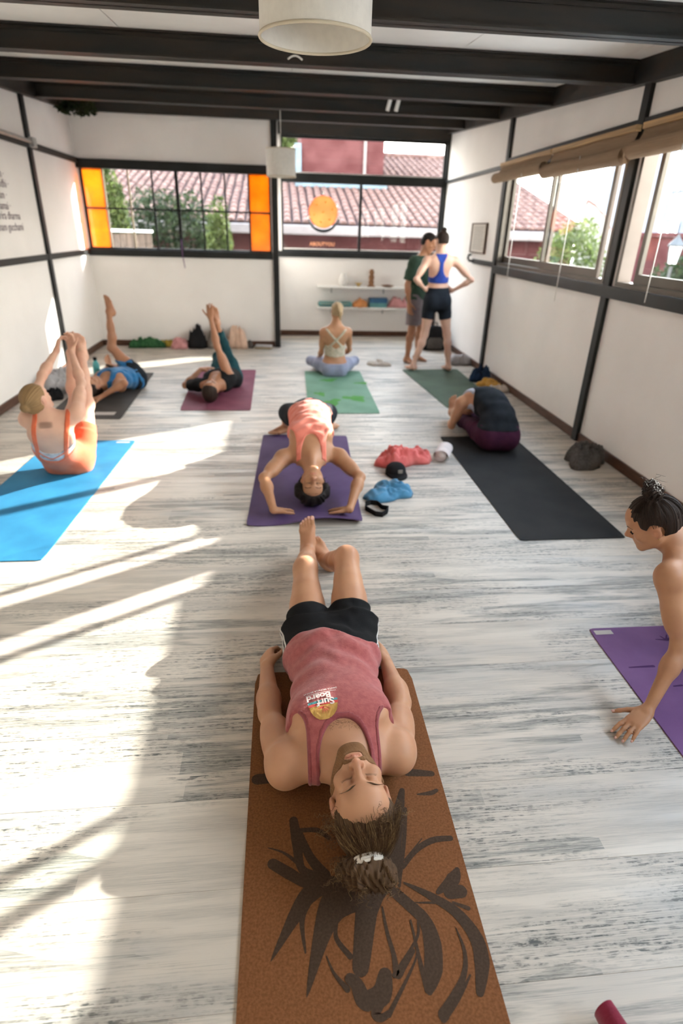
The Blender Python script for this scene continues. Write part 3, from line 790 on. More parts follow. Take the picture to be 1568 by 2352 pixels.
o = bpy.data.objects.new('window_lettering', me); COL.objects.link(o); o.rotation_euler = (math.pi / 2, 0, 0)
o.location = (.50, YBR + .022, 1.435); tag(o, 'small amber lettering on the back window pane under the disc', 'lettering')

# ------------------------------------------------------------------ yoga mats
def mat_rubber(name, c, c2=None, **k): return mat(name, c, 0.7, color2=c2 or tuple(min(1, q * 1.25) for q in c), nscale=k.get('ns', 4), bump=0.25, bscale=260, spec=0.15)
def yoga_mat(corners, material, label, th=.006, rc=.02, wave=None, n=28, name='yoga_mat'):
    """corners: near-left, near-right, far-right, far-left on the floor (x, y)"""
    c = [V3(x, y, 0) for x, y in corners]; root_loc = sum(c) / 4
    m = MB(); N, M = n, n
    def P(u, v):
        p = (c[0] * (1 - u) + c[1] * u) * (1 - v) + (c[3] * (1 - u) + c[2] * u) * v
        return p
    top = []
    for j in range(M + 1):
        v = j / M
        for i in range(N + 1):
            u = i / N
            # rounded corners: pull the outline in
            uu, vv = u, v
            L = np.linalg.norm(c[1] - c[0]); H_ = np.linalg.norm(c[3] - c[0])
            a = u * L; b = v * H_
            for (ca, cb, sa, sb) in ((rc, rc, -1, -1), (L - rc, rc, 1, -1), (L - rc, H_ - rc, 1, 1), (rc, H_ - rc, -1, 1)):
                if (a - ca) * sa > 0 and (b - cb) * sb > 0:
                    d = math.hypot(a - ca, b - cb)
                    if d > rc: a = ca + (a - ca) * rc / d; b = cb + (b - cb) * rc / d
            p = P(a / L, b / H_); z = 0.0
            if wave: z = wave(a / L, b / H_)
            top.append(p + V3(0, 0, z) - root_loc)
    k = (N + 1) * (M + 1)
    m.v = [tuple(p + V3(0, 0, th)) for p in top] + [tuple(p + V3(0, 0, .0008)) for p in top]
    for j in range(M):
        for i in range(N):
            a = j * (N + 1) + i; q = (a, a + 1, a + N + 2, a + N + 1)
            m.f.append(q); m.f.append(tuple(reversed([x + k for x in q])))
    rim = list(range(N + 1)) + [(j) * (N + 1) + N for j in range(1, M + 1)] + [M * (N + 1) + i for i in reversed(range(N))] + [j * (N + 1) for j in reversed(range(1, M))]
    for a, b in zip(rim, rim[1:] + rim[:1]): m.f.append((b, a, a + k, b + k))
    o = m.build(name, material, smooth=False, loc=tuple(root_loc)); tag(o, label, 'yoga mat', 'yoga mats on the floor'); return o
mat('cork', (0.165, 0.060, 0.019), 0.85, color2=(0.235, 0.095, 0.034), nscale=150, bump=0.3, bscale=300, spec=0.25)
mat('cork_print', (0.048, 0.027, 0.016), 0.8, color2=(0.068, 0.04, 0.024), nscale=150, spec=0.25)
mat_rubber('mat_purple', (0.085, 0.050, 0.13), (0.115, 0.072, 0.165))
mat_rubber('mat_violet', (0.165, 0.080, 0.20), (0.205, 0.105, 0.24))
mat_rubber('mat_violet_print', (0.06, 0.02, 0.09))
mat_rubber('mat_black', (0.014, 0.014, 0.015), (0.022, 0.0215, 0.0215))
mat_rubber('mat_blue', (0.025, 0.165, 0.32), (0.035, 0.215, 0.39))
mat_rubber('mat_green', (0.14, 0.27, 0.185), (0.17, 0.31, 0.22))
mat_rubber('mat_leafprint', (0.055, 0.24, 0.04), (0.09, 0.30, 0.06))
mat_rubber('mat_olive', (0.075, 0.105, 0.075), (0.09, 0.125, 0.088))
mat_rubber('mat_maroon', (0.175, 0.045, 0.075), (0.215, 0.062, 0.095))
mat_rubber('mat_brown', (0.050, 0.044, 0.042), (0.07, 0.062, 0.056))
mat('mat_tag', (0.50, 0.45, 0.42), 0.7, noise=0.05)
CORK_Z = .006
cork = yoga_mat(((-.140, .06), (.510, .06), (.522, 1.893), (-.134, 1.905)), 'cork', 'brown cork yoga mat with a dark flower print under the lying man', CORK_Z, rc=.035)
purple = yoga_mat(((-.242, 3.252), (.498, 3.242), (.578, 4.985), (-.178, 5.03)), 'mat_purple', 'purple yoga mat with a curling front edge under the backbending person', .007,
                  wave=lambda u, v: .052 * max(0, 1 - v / .11) ** 1.6 * (0.5 + .5 * math.sin(5.6 * u - 2.4)) if v < .11 else 0.0, n=40)
blackm = yoga_mat(((1.44, 2.985), (2.135, 2.985), (2.13, 4.955), (1.435, 4.945)), 'mat_black', 'black yoga mat under the person folding forward')
bluem = yoga_mat(((-2.03, 2.90), (-1.345, 2.895), (-1.27, 4.90), (-1.965, 4.92)), 'mat_blue', 'bright blue yoga mat lying half in the sun')
greenm = yoga_mat(((.262, 5.705), (1.000, 5.700), (1.030, 7.64), (.300, 7.63)), 'mat_green', 'green yoga mat with leaf prints behind the purple mat')
olivem = yoga_mat(((1.76, 5.905), (2.38, 5.92), (2.40, 7.80), (1.62, 7.74)), 'mat_olive', 'dark olive green yoga mat under the woman in the blue bra')
maroonm = yoga_mat(((-1.035, 5.825), (-.325, 5.82), (-.335, 7.69), (-1.10, 7.67)), 'mat_maroon', 'maroon yoga mat under the person in black')
brownm = yoga_mat(((-2.26, 5.56), (-1.55, 5.53), (-1.60, 7.49), (-2.30, 7.51)), 'mat_brown', 'dark grey brown yoga mat under the person in the blue top')
violetm = yoga_mat(((1.415, .25), (2.10, .25), (2.125, 2.105), (1.441, 2.108)), 'mat_violet', 'violet yoga mat at the right edge under the reaching woman')

def ribbon(mb, pts, wid, z, org):
    """flat printed brush stroke through pixel points on the mat plane; wid in pixels"""
    P = [onz(x, y, z)[:2] for x, y in pts]
    # catmull
    Q = []; W = []
    for i in range(len(P) - 1):
        p0, p1, p2, p3 = P[max(i - 1, 0)], P[i], P[i + 1], P[min(i + 2, len(P) - 1)]
        for t in np.linspace(0, 1, 8, endpoint=(i == len(P) - 2)):
            Q.append(.5 * ((2 * p1) + (-p0 + p2) * t + (2 * p0 - 5 * p1 + 4 * p2 - p3) * t * t + (-p0 + 3 * p1 - 3 * p2 + p3) * t ** 3))
            W.append(wid[i] * (1 - t) + wid[i + 1] * t)
    k0 = len(mb.v); px = .00125
    for i, q in enumerate(Q):
        d = Q[min(i + 1, len(Q) - 1)] - Q[max(i - 1, 0)]; d = d / (np.linalg.norm(d) + 1e-9); nn = V3(-d[1], d[0], 0)[:2]
        w = max(W[i], .6) * px
        a = q + nn * w; b = q - nn * w
        mb.v.append((a[0] - org[0], a[1] - org[1], z - org[2])); mb.v.append((b[0] - org[0], b[1] - org[1], z - org[2]))
    for i in range(len(Q) - 1): a = k0 + 2 * i; mb.f.append((a, a + 1, a + 3, a + 2))
    for i_, e in ((0, Q[0]), (len(Q) - 1, Q[-1])):       # round ends
        w = max(W[i_], .6) * px; k1 = len(mb.v)
        for j in range(12): a = 2 * math.pi * j / 12; mb.v.append((e[0] + w * math.cos(a) - org[0], e[1] + w * math.sin(a) - org[1], z - org[2]))
        mb.f.append(tuple(range(k1, k1 + 12)))
        for j in range(12): v_ = mb.v[k1 + j]; mb.v[k1 + j] = (v_[0], v_[1], v_[2] + .00001)
    for i_, f_ in enumerate(mb.f):
        p_ = [np.array(mb.v[q]) for q in f_[:3]]
        if np.cross(p_[1] - p_[0], p_[2] - p_[0])[2] < 0: mb.f[i_] = tuple(reversed(f_))
def Zm(pts): return [(520 + x / 2.306, 1750 + y / 2.306) for x, y in pts]
strokes = [  # pixel centre lines from the photograph's mat print, half widths in photo pixels
    ([(165, 92), (240, 85)], [17, 16]), ([(960, 55), (1085, 62)], [13, 9]), ([(1010, 172), (1080, 165), (1112, 150)], [2, 7, 5]),
    ([(948, 20), (970, 20)], [9, 8]),
    ([(355, 310), (372, 420), (395, 560), (470, 610)], [11, 13, 9, 14]), ([(380, 360), (440, 500), (520, 600)], [7, 11, 14]),
    ([(400, 362), (480, 362), (540, 400)], [6, 7, 6]), ([(220, 455), (300, 480), (370, 530)], [1, 3, 5]),
    ([(245, 540), (330, 590), (440, 650), (560, 660)], [13, 14, 11, 18]),
    ([(560, 640), (440, 700), (360, 820), (235, 1055)], [16, 20, 15, 1]),
    ([(440, 740), (400, 840), (418, 1010)], [6, 6, 2]),
    ([(690, 690), (580, 750), (510, 900), (425, 1245)], [40, 36, 20, 1]),
    ([(590, 830), (580, 930), (655, 1030)], [2, 5, 6]),
    ([(760, 640), (740, 800), (710, 1090)], [46, 24, 17]),
    ([(700, 640), (800, 620), (850, 560), (880, 430), (930, 150)], [40, 40, 34, 22, 7]),
    ([(945, 250), (940, 420), (915, 660)], [6, 5, 3]),
    ([(935, 560), (1000, 470), (1090, 415), (1185, 404)], [4, 7, 8, 7]), ([(945, 520), (1035, 405)], [3, 1]),
    ([(890, 690), (970, 760), (1050, 840), (1090, 960), (1095, 1100), (1075, 1215)], [12, 13, 14, 19, 19, 7]),
    ([(1065, 1210), (1030, 1080), (1005, 960)], [6, 5, 2]),
    ([(940, 640), (1080, 710), (1220, 800), (1320, 930), (1352, 1060), (1342, 1220)], [2, 9, 12, 15, 16, 8]),
    ([(1120, 690), (1200, 620), (1222, 570)], [5, 16, 6]), ([(1180, 695), (1240, 685)], [13, 15]), ([(1200, 745), (1280, 775)], [3, 5]),
    ([(990, 745), (1100, 745)], [1, 3]), ([(1010, 760), (1015, 850), (1005, 940), (890, 1130)], [3, 3, 3, 5]),
    ([(825, 770), (850, 900), (885, 1020), (905, 1130), (940, 1080), (990, 1000)], [2, 4, 5, 7, 6, 4]),
    ([(975, 840), (1000, 960), (1000, 1050), (860, 1340)], [2, 3, 2, 5]),
    ([(530, 1030), (570, 1120), (640, 1205)], [1, 3, 6]),
    ([(655, 1150), (690, 1180), (720, 1250), (745, 1265)], [11, 13, 16, 18]), ([(745, 1265), (820, 1230), (840, 1130)], [16, 20, 14]),
    ([(835, 1240), (790, 1330), (820, 1355), (860, 1330)], [10, 9, 7, 5]),
    ([(1215, 880), (1262, 1010), (1250, 1150), (1150, 1340)], [1, 4, 6, 11]), ([(1290, 1130), (1230, 1250), (1150, 1360)], [2, 4, 7]),
]
for i_s, (pts, wd) in enumerate(strokes):
    pr = MB(); ribbon(pr, Zm(pts), wd, CORK_Z + .0004 + .00003 * i_s, tuple(cork.location)); pr.build('print_stroke', 'cork_print', cork)
# leaf prints on the green mat, marks and tags on others
def blob(mb, c, r, z, org, n=26, seed=0, rot=0):
    k = len(mb.v)
    for j in range(n):
        a = 2 * math.pi * j / n; rr = 1 + .28 * math.sin(3 * a + seed) + .12 * math.sin(7 * a + 2 * seed)
        x, y_ = r[0] * rr * math.cos(a), r[1] * rr * math.sin(a)
        mb.v.append((c[0] + x * math.cos(rot) - y_ * math.sin(rot) - org[0], c[1] + x * math.sin(rot) + y_ * math.cos(rot) - org[1], z - org[2]))
    mb.f.append(tuple(range(k, k + n)))
for i, (px, py, rx, ry, rt) in enumerate(((755, 873, .10, .06, .3), (815, 915, .10, .13, .9), (760, 925, .09, .15, -.5), (830, 880, .08, .05, .1), (735, 905, .05, .09, .4))):
    q = onz(px, py, .006); m = MB(); blob(m, q, (rx, ry), .0066 + .0002 * i, greenm.location, seed=i * 1.7, rot=rt); m.build('leaf_print', 'mat_leafprint', greenm)
def mat_patch(parent, a, b, material, name='mat_tag', z=.0066):
    m = MB(); l = parent.location; m.box((a[0] - l[0], a[1] - l[1], z - .001), (b[0] - l[0], b[1] - l[1], z)); m.build(name, material, parent)
mat_patch(violetm, (1.458, 2.06), (1.545, 2.09), 'mat_tag')
mat_patch(bluem, (-1.42, 4.84), (-1.31, 4.865), 'mat_tag')
mat_patch(brownm, (-1.84, 5.66), (-1.64, 5.76), 'mat_tag')
for i_m, (p_, q_, w_) in enumerate([((1445, 1533), (1500, 1530), [3, 6]), ((1547, 1576), (1566, 1574), [3, 4])] + [((1530, 1470), (1530 - 26 * math.cos(math.radians(an)), 1474 - 16 * math.sin(math.radians(an))), [5, 2]) for an in (20, 55, 90, 125, 160)]):
    m = MB(); ribbon(m, [p_, q_], w_, .0066 + .00004 * i_m, tuple(violetm.location)); m.build('printed_mark', 'mat_violet_print', violetm)

# ------------------------------------------------------------------ crumpled clothes
def heap(name, px, py, rx, ry, h, material, label, cat, seed=0, rot=0.0, folds=5.0, at=None, group=None, ncirc=72, nrad=20, flat=0.5, z0=0.0):
    c = onz(px, py, z0) if at is None else V3(*at)
    rn = np.random.RandomState(seed)
    th = np.linspace(0, 2 * math.pi, ncirc, endpoint=False)
    out = 1 + .16 * np.sin(2 * th + rn.rand() * 6) + .12 * np.sin(3 * th + rn.rand() * 6) + .07 * np.sin(5 * th + rn.rand() * 6) + .04 * np.sin(9 * th + rn.rand() * 6)
    m = MB(); m.v.append((0, 0, 0))
    rr = np.linspace(0, 1, nrad + 1)[1:]
    zc_ = None
    for i, r in enumerate(rr):
        x = rx * out * r * np.cos(th); y_ = ry * out * r * np.sin(th)
        u = x / max(rx, ry) * folds * .5; v = y_ / max(rx, ry) * folds * .5
        w1 = vnoise(u + 3.1 + seed, v + 8.7, seed); w2 = vnoise(u * 2.1 + w1 * 2, v * 2.1 + w1, seed + 1); w3 = vnoise(u * 4.3 + w2 * 2, v * 4.3, seed + 2)
        ridge = .50 * w1 + .38 * (.5 + .5 * np.sin(6.28 * (1.9 * w1 + .30 * (u + .6 * v)))) + .24 * (.5 + .5 * np.sin(6.28 * (1.5 * w2 + .5 * (u - v))))
        env = (1 - r ** (2 + 2 * flat)) ** .55
        z = h * env * (.32 + .85 * ridge) + .004
        if i == nrad - 1: z = z * 0 + .003
        for a in range(ncirc): m.v.append((x[a], y_[a], z[a]))
        if i == 0: m.v[0] = (0, 0, float(z.mean()))
    for a in range(ncirc): m.f.append((0, 1 + a, 1 + (a + 1) % ncirc))
    for i in range(nrad - 1):
        for a in range(ncirc):
            p = 1 + i * ncirc + a; q = 1 + i * ncirc + (a + 1) % ncirc; m.f.append((p, p + ncirc, q + ncirc, q))
    m.f.append(tuple(1 + (nrad - 1) * ncirc + a for a in reversed(range(ncirc))))
    o = m.build(name, material, smooth=True, loc=(c[0], c[1], z0)); o.rotation_euler = (0, 0, rot)
    if label: tag(o, label, cat, group)
    return o
def cloth(name, c, c2=None, ns=14): return mat(name, c, 0.85, color2=c2 or tuple(min(1, q * 1.2) for q in c), nscale=ns, bump=0.3, bscale=180, sheen=0.2 if max(c) > .12 else 0.0, spec=0.2 if max(c) > .12 else 0.1)
cloth('cl_coral', (0.62, 0.11, 0.10), (0.70, 0.16, 0.14)); cloth('cl_blue', (0.05, 0.19, 0.33), (0.07, 0.24, 0.40)); cloth('cl_white', (0.62, 0.53, 0.50))
cloth('cl_black', (0.014, 0.014, 0.015)); cloth('cl_navy', (0.015, 0.032, 0.07)); cloth('cl_mustard', (0.50, 0.27, 0.05)); cloth('cl_grey', (0.085, 0.075, 0.07), (0.13, 0.12, 0.11), 60)
cloth('cl_green', (0.02, 0.07, 0.03), (0.05, 0.15, 0.06), 30); cloth('cl_pink', (0.52, 0.24, 0.24)); cloth('cl_peach', (0.62, 0.43, 0.32)); cloth('cl_taupe', (0.16, 0.14, 0.12), (0.24, 0.21, 0.18), 30)
cloth('cl_lightgrey', (0.40, 0.39, 0.40)); cloth('cl_beige', (0.50, 0.44, 0.38)); cloth('cl_orange', (0.60, 0.22, 0.07), (0.66, 0.30, 0.10)); cloth('cl_teal', (0.12, 0.27, 0.26)); cloth('cl_maroon', (0.20, 0.008, 0.03), (0.26, 0.012, 0.045)); cloth('cl_yellow', (0.40, 0.30, 0.04)); cloth('cl_straw', (0.38, 0.30, 0.16), (0.28, 0.2, 0.1), 60)

heap('coral_shirt', 922, 1062, .23, .13, .13, 'cl_coral', 'crumpled coral red shirt on the floor beside the purple mat', 'clothing', 21, .05, 6)
heap('blue_shorts', 893, 1136, .20, .12, .08, 'cl_blue', 'crumpled blue shorts on the floor in front of the coral shirt', 'clothing', 4, .25, 4)
# black belt loop
sp_ = [(838, 1162), (850, 1158), (866, 1160), (878, 1170), (892, 1172), (890, 1180), (878, 1188), (862, 1186), (848, 1178), (838, 1172)]
m = MB(); pts = [onz(x, y, 0) for x, y in sp_]; pts.append(pts[0]); c0 = sum(pts[:-1]) / 10
k = len(pts)
for p in pts: m.v += [tuple(p - c0 + V3(0, 0, .001)), tuple(p - c0 + V3(0, 0, .034)), tuple((p - c0) * .90 + V3(0, 0, .034)), tuple((p - c0) * .90 + V3(0, 0, .001))]
for i in range(k - 1):
    a = 4 * i
    for q in range(4): m.f.append((a + q, a + (q + 1) % 4, a + 4 + (q + 1) % 4, a + 4 + q))
tag(m.build('yoga_strap', 'cl_black', loc=tuple(c0)), 'black strap looped on the floor before the blue shorts', 'strap')
# cap: dome, peak and small badge
cp = onz(908, 1088, 0); cap_ = empty('cap', (cp[0], cp[1], 0), .1); tag(cap_, 'small black cap lying against the coral shirt', 'cap')
m = MB(); m.lathe([(.078, .0), (.08, .03), (.072, .06), (.05, .082), (.02, .092), (.001, .094)], n=24); m.build('crown', 'cl_black', cap_, smooth=True)
m = MB(); NN = 14
for i in range(NN + 1):
    a = math.pi + math.pi * i / NN
    m.v += [(.078 * math.cos(a), .078 * math.sin(a), .018), (.085 * math.cos(a), .078 * math.sin(a) - .07 * math.sin(math.pi * i / NN), .004), (.085 * math.cos(a), .078 * math.sin(a) - .07 * math.sin(math.pi * i / NN), .008), (.078 * math.cos(a), .078 * math.sin(a), .024)]
for i in range(NN):
    a = 4 * i
    for q in range(4): m.f.append((a + q, a + (q + 1) % 4, a + 4 + (q + 1) % 4, a + 4 + q))
m.build('peak', 'cl_black', cap_, smooth=True)
m = MB(); m.box((-.005, -.083, .035), (.03, -.0745, .06)); m.build('badge', 'cl_taupe', cap_)
# rolled white towel
tw = onz(1015, 1052, 0); r_ = empty('rolled_towel', (tw[0], tw[1], 0), 1.15); tag(r_, 'pale pink and white folded towel roll beside the black mat', 'towel')
m = MB(); S = 60
for i in range(S + 1):
    t = i / S; a = 2.6 * 2 * math.pi * t; rr_ = .055 * (.25 + .75 * t)
    for yy in (-.115, .115): m.v.append((yy, rr_ * math.cos(a) * 1.25, .056 + rr_ * math.sin(a)))
for i in range(S): m.f.append((2 * i, 2 * i + 1, 2 * i + 3, 2 * i + 2))
n0 = len(m.v); m.v += [(v[0], v[1] * .93, .056 + (v[2] - .056) * .93) for v in list(m.v)]; m.f += [tuple(reversed([q + n0 for q in f])) for f in list(m.f)]
m.build('towel_roll', 'cl_white', r_, smooth=True)
m = MB(); m.tube([(-.112, 0, .056), (.112, 0, .056)], .046, 14); m.build('towel_core', 'cl_white', r_, smooth=True)
heap('grey_jacket', 1366, 1052, .17, .16, .17, 'cl_grey', 'dark grey jacket dropped against the right skirting board', 'clothing', 9, .4, 5, at=(2.485, 4.27, 0))
heap('navy_hoodie', 1105, 872, .13, .13, .20, 'cl_navy', 'navy hoodie heaped by the right wall behind the olive mat', 'clothing', 12, .2, 4, at=(2.52, 7.15, .0))
heap('mustard_scarf', 1140, 885, .13, .10, .09, 'cl_mustard', 'mustard yellow scarf beside the navy hoodie', 'clothing', 14, -.2, 4, at=(2.54, 6.84, 0))
heap('white_shoes_bag', 1165, 893, .12, .10, .08, 'cl_beige', 'off-white cloth shoe bag by the right skirting board', 'bag', 16, 0, 3, at=(2.56, 6.62, 0))
heap('grey_cushion', 1060, 832, .16, .13, .13, 'cl_lightgrey', 'small light grey cushion against the right wall', 'cushion', 17, 0, 1.2, at=(2.53, 8.16, 0))
heap('beige_cloth', 868, 838, .17, .10, .07, 'cl_beige', 'beige cloth dropped on the floor right of the seated blonde woman', 'clothing', 18, 0, 5)
heap('green_shawl', 340, 795, .23, .08, .15, 'cl_green', 'dark green patterned shawl along the back skirting board', 'clothing', 22, 0, 5, at=(-2.02, 9.20, 0))
heap('yellow_pouch', 378, 784, .10, .055, .12, 'cl_yellow', 'mustard green pouch leaning behind the green shawl', 'bag', 23, 0, 3, at=(-1.735, 9.285, 0))
heap('pink_blanket', 408, 795, .14, .11, .14, 'cl_pink', 'dusty pink blanket folded by the back skirting board', 'blanket', 24, 0, 4, at=(-1.52, 9.18, 0))
heap('black_jacket', 440, 785, .14, .10, .34, 'cl_black', 'black jacket heaped against the back wall', 'clothing', 25, .1, 4, at=(-1.26, 9.21, 0))
heap('taupe_sweater', 478, 785, .12, .10, .33, 'cl_taupe', 'mottled taupe sweater next to the black jacket', 'clothing', 26, 0, 5, at=(-.98, 9.22, 0))
heap('peach_bag', 536, 783, .14, .10, .30, 'cl_peach', 'soft peach coloured bag against the back wall', 'bag', 27, 0, 2.2, at=(-.66, 9.22, 0))
heap('grey_ball', 560, 790, .055, .05, .11, 'cl_grey', 'small dark grey pouch beside the peach bag', 'bag', 28, 0, 1.5, at=(-.48, 9.26, 0))
root = empty('folded_towels', (-.27, 9.22, 0), -.15); tag(root, 'flat pale folded towels by the back post', 'towel')
for i, (mt, dz) in enumerate((('cl_straw', 0), ('cl_lightgrey', .024))):
    m = MB(); m.box((-.13, -.07, .001 + dz), (.13, .07, .023 + dz)); m.build('towel_layer', mt, root, bevel=.008)
# left wall: bag of clothes, scarf and a turquoise bottle
heap('grey_bundle', 110, 870, .17, .22, .26, 'cl_lightgrey', 'grey and white clothes bundle by the left wall', 'clothing', 31, 0, 4, at=(-2.48, 6.64, 0))
heap('black_scarf', 125, 885, .12, .12, .10, 'cl_black', 'black scarf lying in front of the grey clothes bundle', 'clothing', 32, 0, 5, at=(-2.42, 6.28, 0))
mat('turquoise', (0.08, 0.42, 0.44), 0.3, noise=0.1)
b_ = empty('water_bottle', (-2.14, 6.98, 0)); tag(b_, 'turquoise water bottle standing behind the raised legs', 'bottle')
m = MB(); m.lathe([(.001, 0), (.036, .0), (.038, .02), (.038, .20), (.030, .235), (.018, .25), (.018, .262)], n=20); m.build('body', 'turquoise', b_, smooth=True)
m = MB(); m.lathe([(.021, .262), (.021, .295), (.001, .297)], n=20); m.build('bottle_cap', 'cl_black', b_, smooth=True)
# black backpack by the right corner
bp = onz(1003, 806, 0); bk = empty('backpack', (2.42, 9.25, 0), .15); tag(bk, 'black backpack slumped on the floor in the right corner', 'backpack')
m = MB(); prof = [(.001, .0), (.19, .0), (.215, .05), (.21, .20), (.17, .30), (.10, .355), (.001, .37)]; m.lathe(prof, n=28); o = m.build('body', 'cl_black', bk, smooth=True); o.scale = (1, .62, 1)
m = MB(); m.lathe([(.001, 0), (.13, 0), (.135, .12), (.10, .17), (.001, .18)], n=20); o = m.build('front_pocket', 'cl_grey', bk, smooth=True); o.scale = (1, .4, 1); o.location = (-.02, -.10, .03)
m = MB(); m.tube([(-.04, 0, .355), (-.03, 0, .41), (.03, 0, .41), (.04, 0, .355)], .009, 6); m.build('handle', 'cl_black', bk, smooth=True)
# maroon block corner at the bottom edge of the picture
q = onz(1392, 2352, 0); m = MB(); N_ = 40; sp2 = []
for i in range(N_ + 1):
    t = i / N_; a = 1.6 * 2 * math.pi * t; rr_ = .045 * (.35 + .65 * t); sp2.append((rr_ * math.cos(a), rr_ * math.sin(a)))
for (u, v) in sp2: m.v += [(u * .55, .0, .05 + v), (u * 1.1 + .02, -.22, .05 + v)]
for i in range(N_): m.f.append((2 * i, 2 * i + 1, 2 * i + 3, 2 * i + 2))
n0 = len(m.v); m.v += [(v[0] * .92, v[1], .05 + (v[2] - .05) * .90) for v in list(m.v)]; m.f += [tuple(reversed([x + n0 for x in f])) for f in list(m.f)]
o = m.build('rolled_cloth', 'cl_maroon', smooth=True, loc=(q[0] - .01, q[1] + .012, -.003)); o.rotation_euler = (0, 0, .12); tag(o, 'rolled maroon cloth end at the bottom edge of the picture', 'cloth')

# ------------------------------------------------------------------ shelves on the back wall and what lies on them
SHF = YBR - .22
def shelf(z, label):
    root = empty('wall_shelf', (1.42, YBR - .11, z)); tag(root, label, 'shelf', 'white wall shelves')
    m = MB(); m.box((-.80, -.11, -.03), (.80, .108, 0)); m.build('board', 'white_paint', root, bevel=.004)
    for x in (-.55, .35):
        m = MB(); m.box((x - .012, -.08, -.034), (x + .012, .108, -.0305)); m.box((x - .012, .10, -.12), (x + .012, .108, -.034)); m.build('bracket', 'pipe_grey', root)
shelf(.83, 'upper white wall shelf below the disc window'); shelf(.50, 'lower white wall shelf below the disc window')
mat('carved_wood', (0.22, 0.10, 0.04), 0.6, noise=0.4, nscale=30); mat('brass', (0.55, 0.36, 0.12), 0.35, metallic=0.8, noise=0.2); mat('ceramic_white', (0.75, 0.72, 0.68), 0.4, noise=0.03); mat('book_blue', (0.03, 0.11, 0.22), 0.6, noise=0.15); mat('teal_case', (0.10, 0.26, 0.26), 0.6, noise=0.15); mat('teal_roll', (0.20, 0.33, 0.30), 0.7, color2=(0.30, 0.26, 0.19), nscale=60)
sy = YBR - .12
p = ony(852, 655, sy)
st = empty('carved_statue', (p[0], sy, .83)); tag(st, 'carved brown wooden statue standing on the upper shelf', 'statue')
m = MB(); m.lathe([(.001, 0), (.055, 0), (.055, .02), (.04, .03), (.05, .07), (.038, .10), (.048, .13), (.045, .17), (.03, .185), (.042, .205), (.044, .235), (.03, .255), (.034, .268), (.001, .275)], n=20); m.build('figure', 'carved_wood', st, smooth=True)
m = MB(); m.box((-.06, -.05, 0.0), (.06, .05, .015)); m.build('plinth', 'carved_wood', st)
p = ony(823, 655, sy)
lb = empty('lotus_bowl', (p[0], sy, .83)); tag(lb, 'small brass lotus bowl on the upper shelf', 'bowl')
m = MB(); m.lathe([(.001, 0), (.03, 0), (.02, .012), (.04, .03), (.055, .045), (.048, .045), (.03, .03), (.001, .025)], n=20); m.build('bowl', 'brass', lb, smooth=True)
for j in range(8):
    a = 2 * math.pi * j / 8; m = MB(); c_, s_ = math.cos(a), math.sin(a)
    m.add([(.04 * c_ - .016 * s_, .04 * s_ + .016 * c_, .03), (.04 * c_ + .016 * s_, .04 * s_ - .016 * c_, .03), (.075 * c_, .075 * s_, .075), (.045 * c_, .045 * s_, .036)], [(0, 1, 2), (0, 2, 3), (1, 3, 2), (0, 3, 1)]); m.build('petal', 'brass', lb)
p = ony(890, 656, sy); m = MB(); m.lathe([(.001, .002), (.06, .002), (.11, .018), (.112, .022), (.06, .010), (.001, .008)], n=24); tag(m.build('incense_dish', 'carved_wood', smooth=True, loc=(p[0], sy, .83)), 'shallow brown incense dish on the upper shelf', 'dish')
p = ony(788, 650, sy); m = MB(); m.lathe([(.001, 0), (.05, 0), (.075, .06), (.07, .12), (.045, .17), (.05, .20), (.046, .20), (.04, .17), (.001, .16)], n=24); tag(m.build('white_vase', 'ceramic_white', smooth=True, loc=(p[0], sy + .03, .83)), 'plain white vase blending with the wall on the upper shelf', 'vase')
# lower shelf: long rolled mat, orange cloth, book boxes, pink cloth
rm_ = empty('rolled_mat', (.90, sy, .50)); tag(rm_, 'long teal patterned rolled mat on the lower shelf', 'rolled mat')
m = MB(); m.box((-.26, -.07, .002), (.31, .07, .085)); m.build('mat_body', 'teal_case', rm_, bevel=.03)
m = MB()
for i in range(14): m.box((-.22 + i * .035, -.0745, .035), (-.205 + i * .035, -.0702, .078))
m.build('woven_band', 'teal_roll', rm_)
heap('orange_cloth', 0, 0, .115, .10, .14, 'cl_orange', 'orange brown cloth hanging over the edge of the lower shelf', 'clothing', 41, 0, 4, at=(1.36, sy - .02, .5), z0=.50)
bx = empty('storage_box', (1.66, sy, .50)); tag(bx, 'teal storage box with a blue lid on the lower shelf', 'box')
m = MB(); m.box((-.15, -.08, .002), (.15, .08, .075)); m.build('box_body', 'teal_case', bx, bevel=.006)
m = MB(); m.box((-.14, -.085, .076), (.16, .085, .15)); m.build('lid', 'book_blue', bx, bevel=.006)
heap('pink_cloth', 0, 0, .17, .10, .19, 'cl_pink', 'pink and rose cloths piled at the right end of the lower shelf', 'clothing', 42, 0, 4, at=(2.04, sy, .5), z0=.50)
mat('fruit_dark', (0.10, 0.03, 0.03), .5, noise=.2)
# violet cord hanging from the lattice window
m = MB(); m.tube([(-1.395, YBL - .045, 1.50), (-1.395, YBL - .045, 1.27), (-1.375, YBL - .045, 1.12)], .006, 6); tag(m.build('violet_cord', 'mat_violet', smooth=True), 'violet cord hanging from the middle of the lattice window', 'cord')

# ------------------------------------------------------------------ implicit-surface body builder
def nrm(v): v = np.asarray(v, float); return v / (np.linalg.norm(v) + 1e-12)
def smin(a, b, k):
    h = np.maximum(k - np.abs(a - b), 0.0) / k
    return np.minimum(a, b) - h * h * k * 0.25
def smax(a, b, k): return -smin(-a, -b, k)

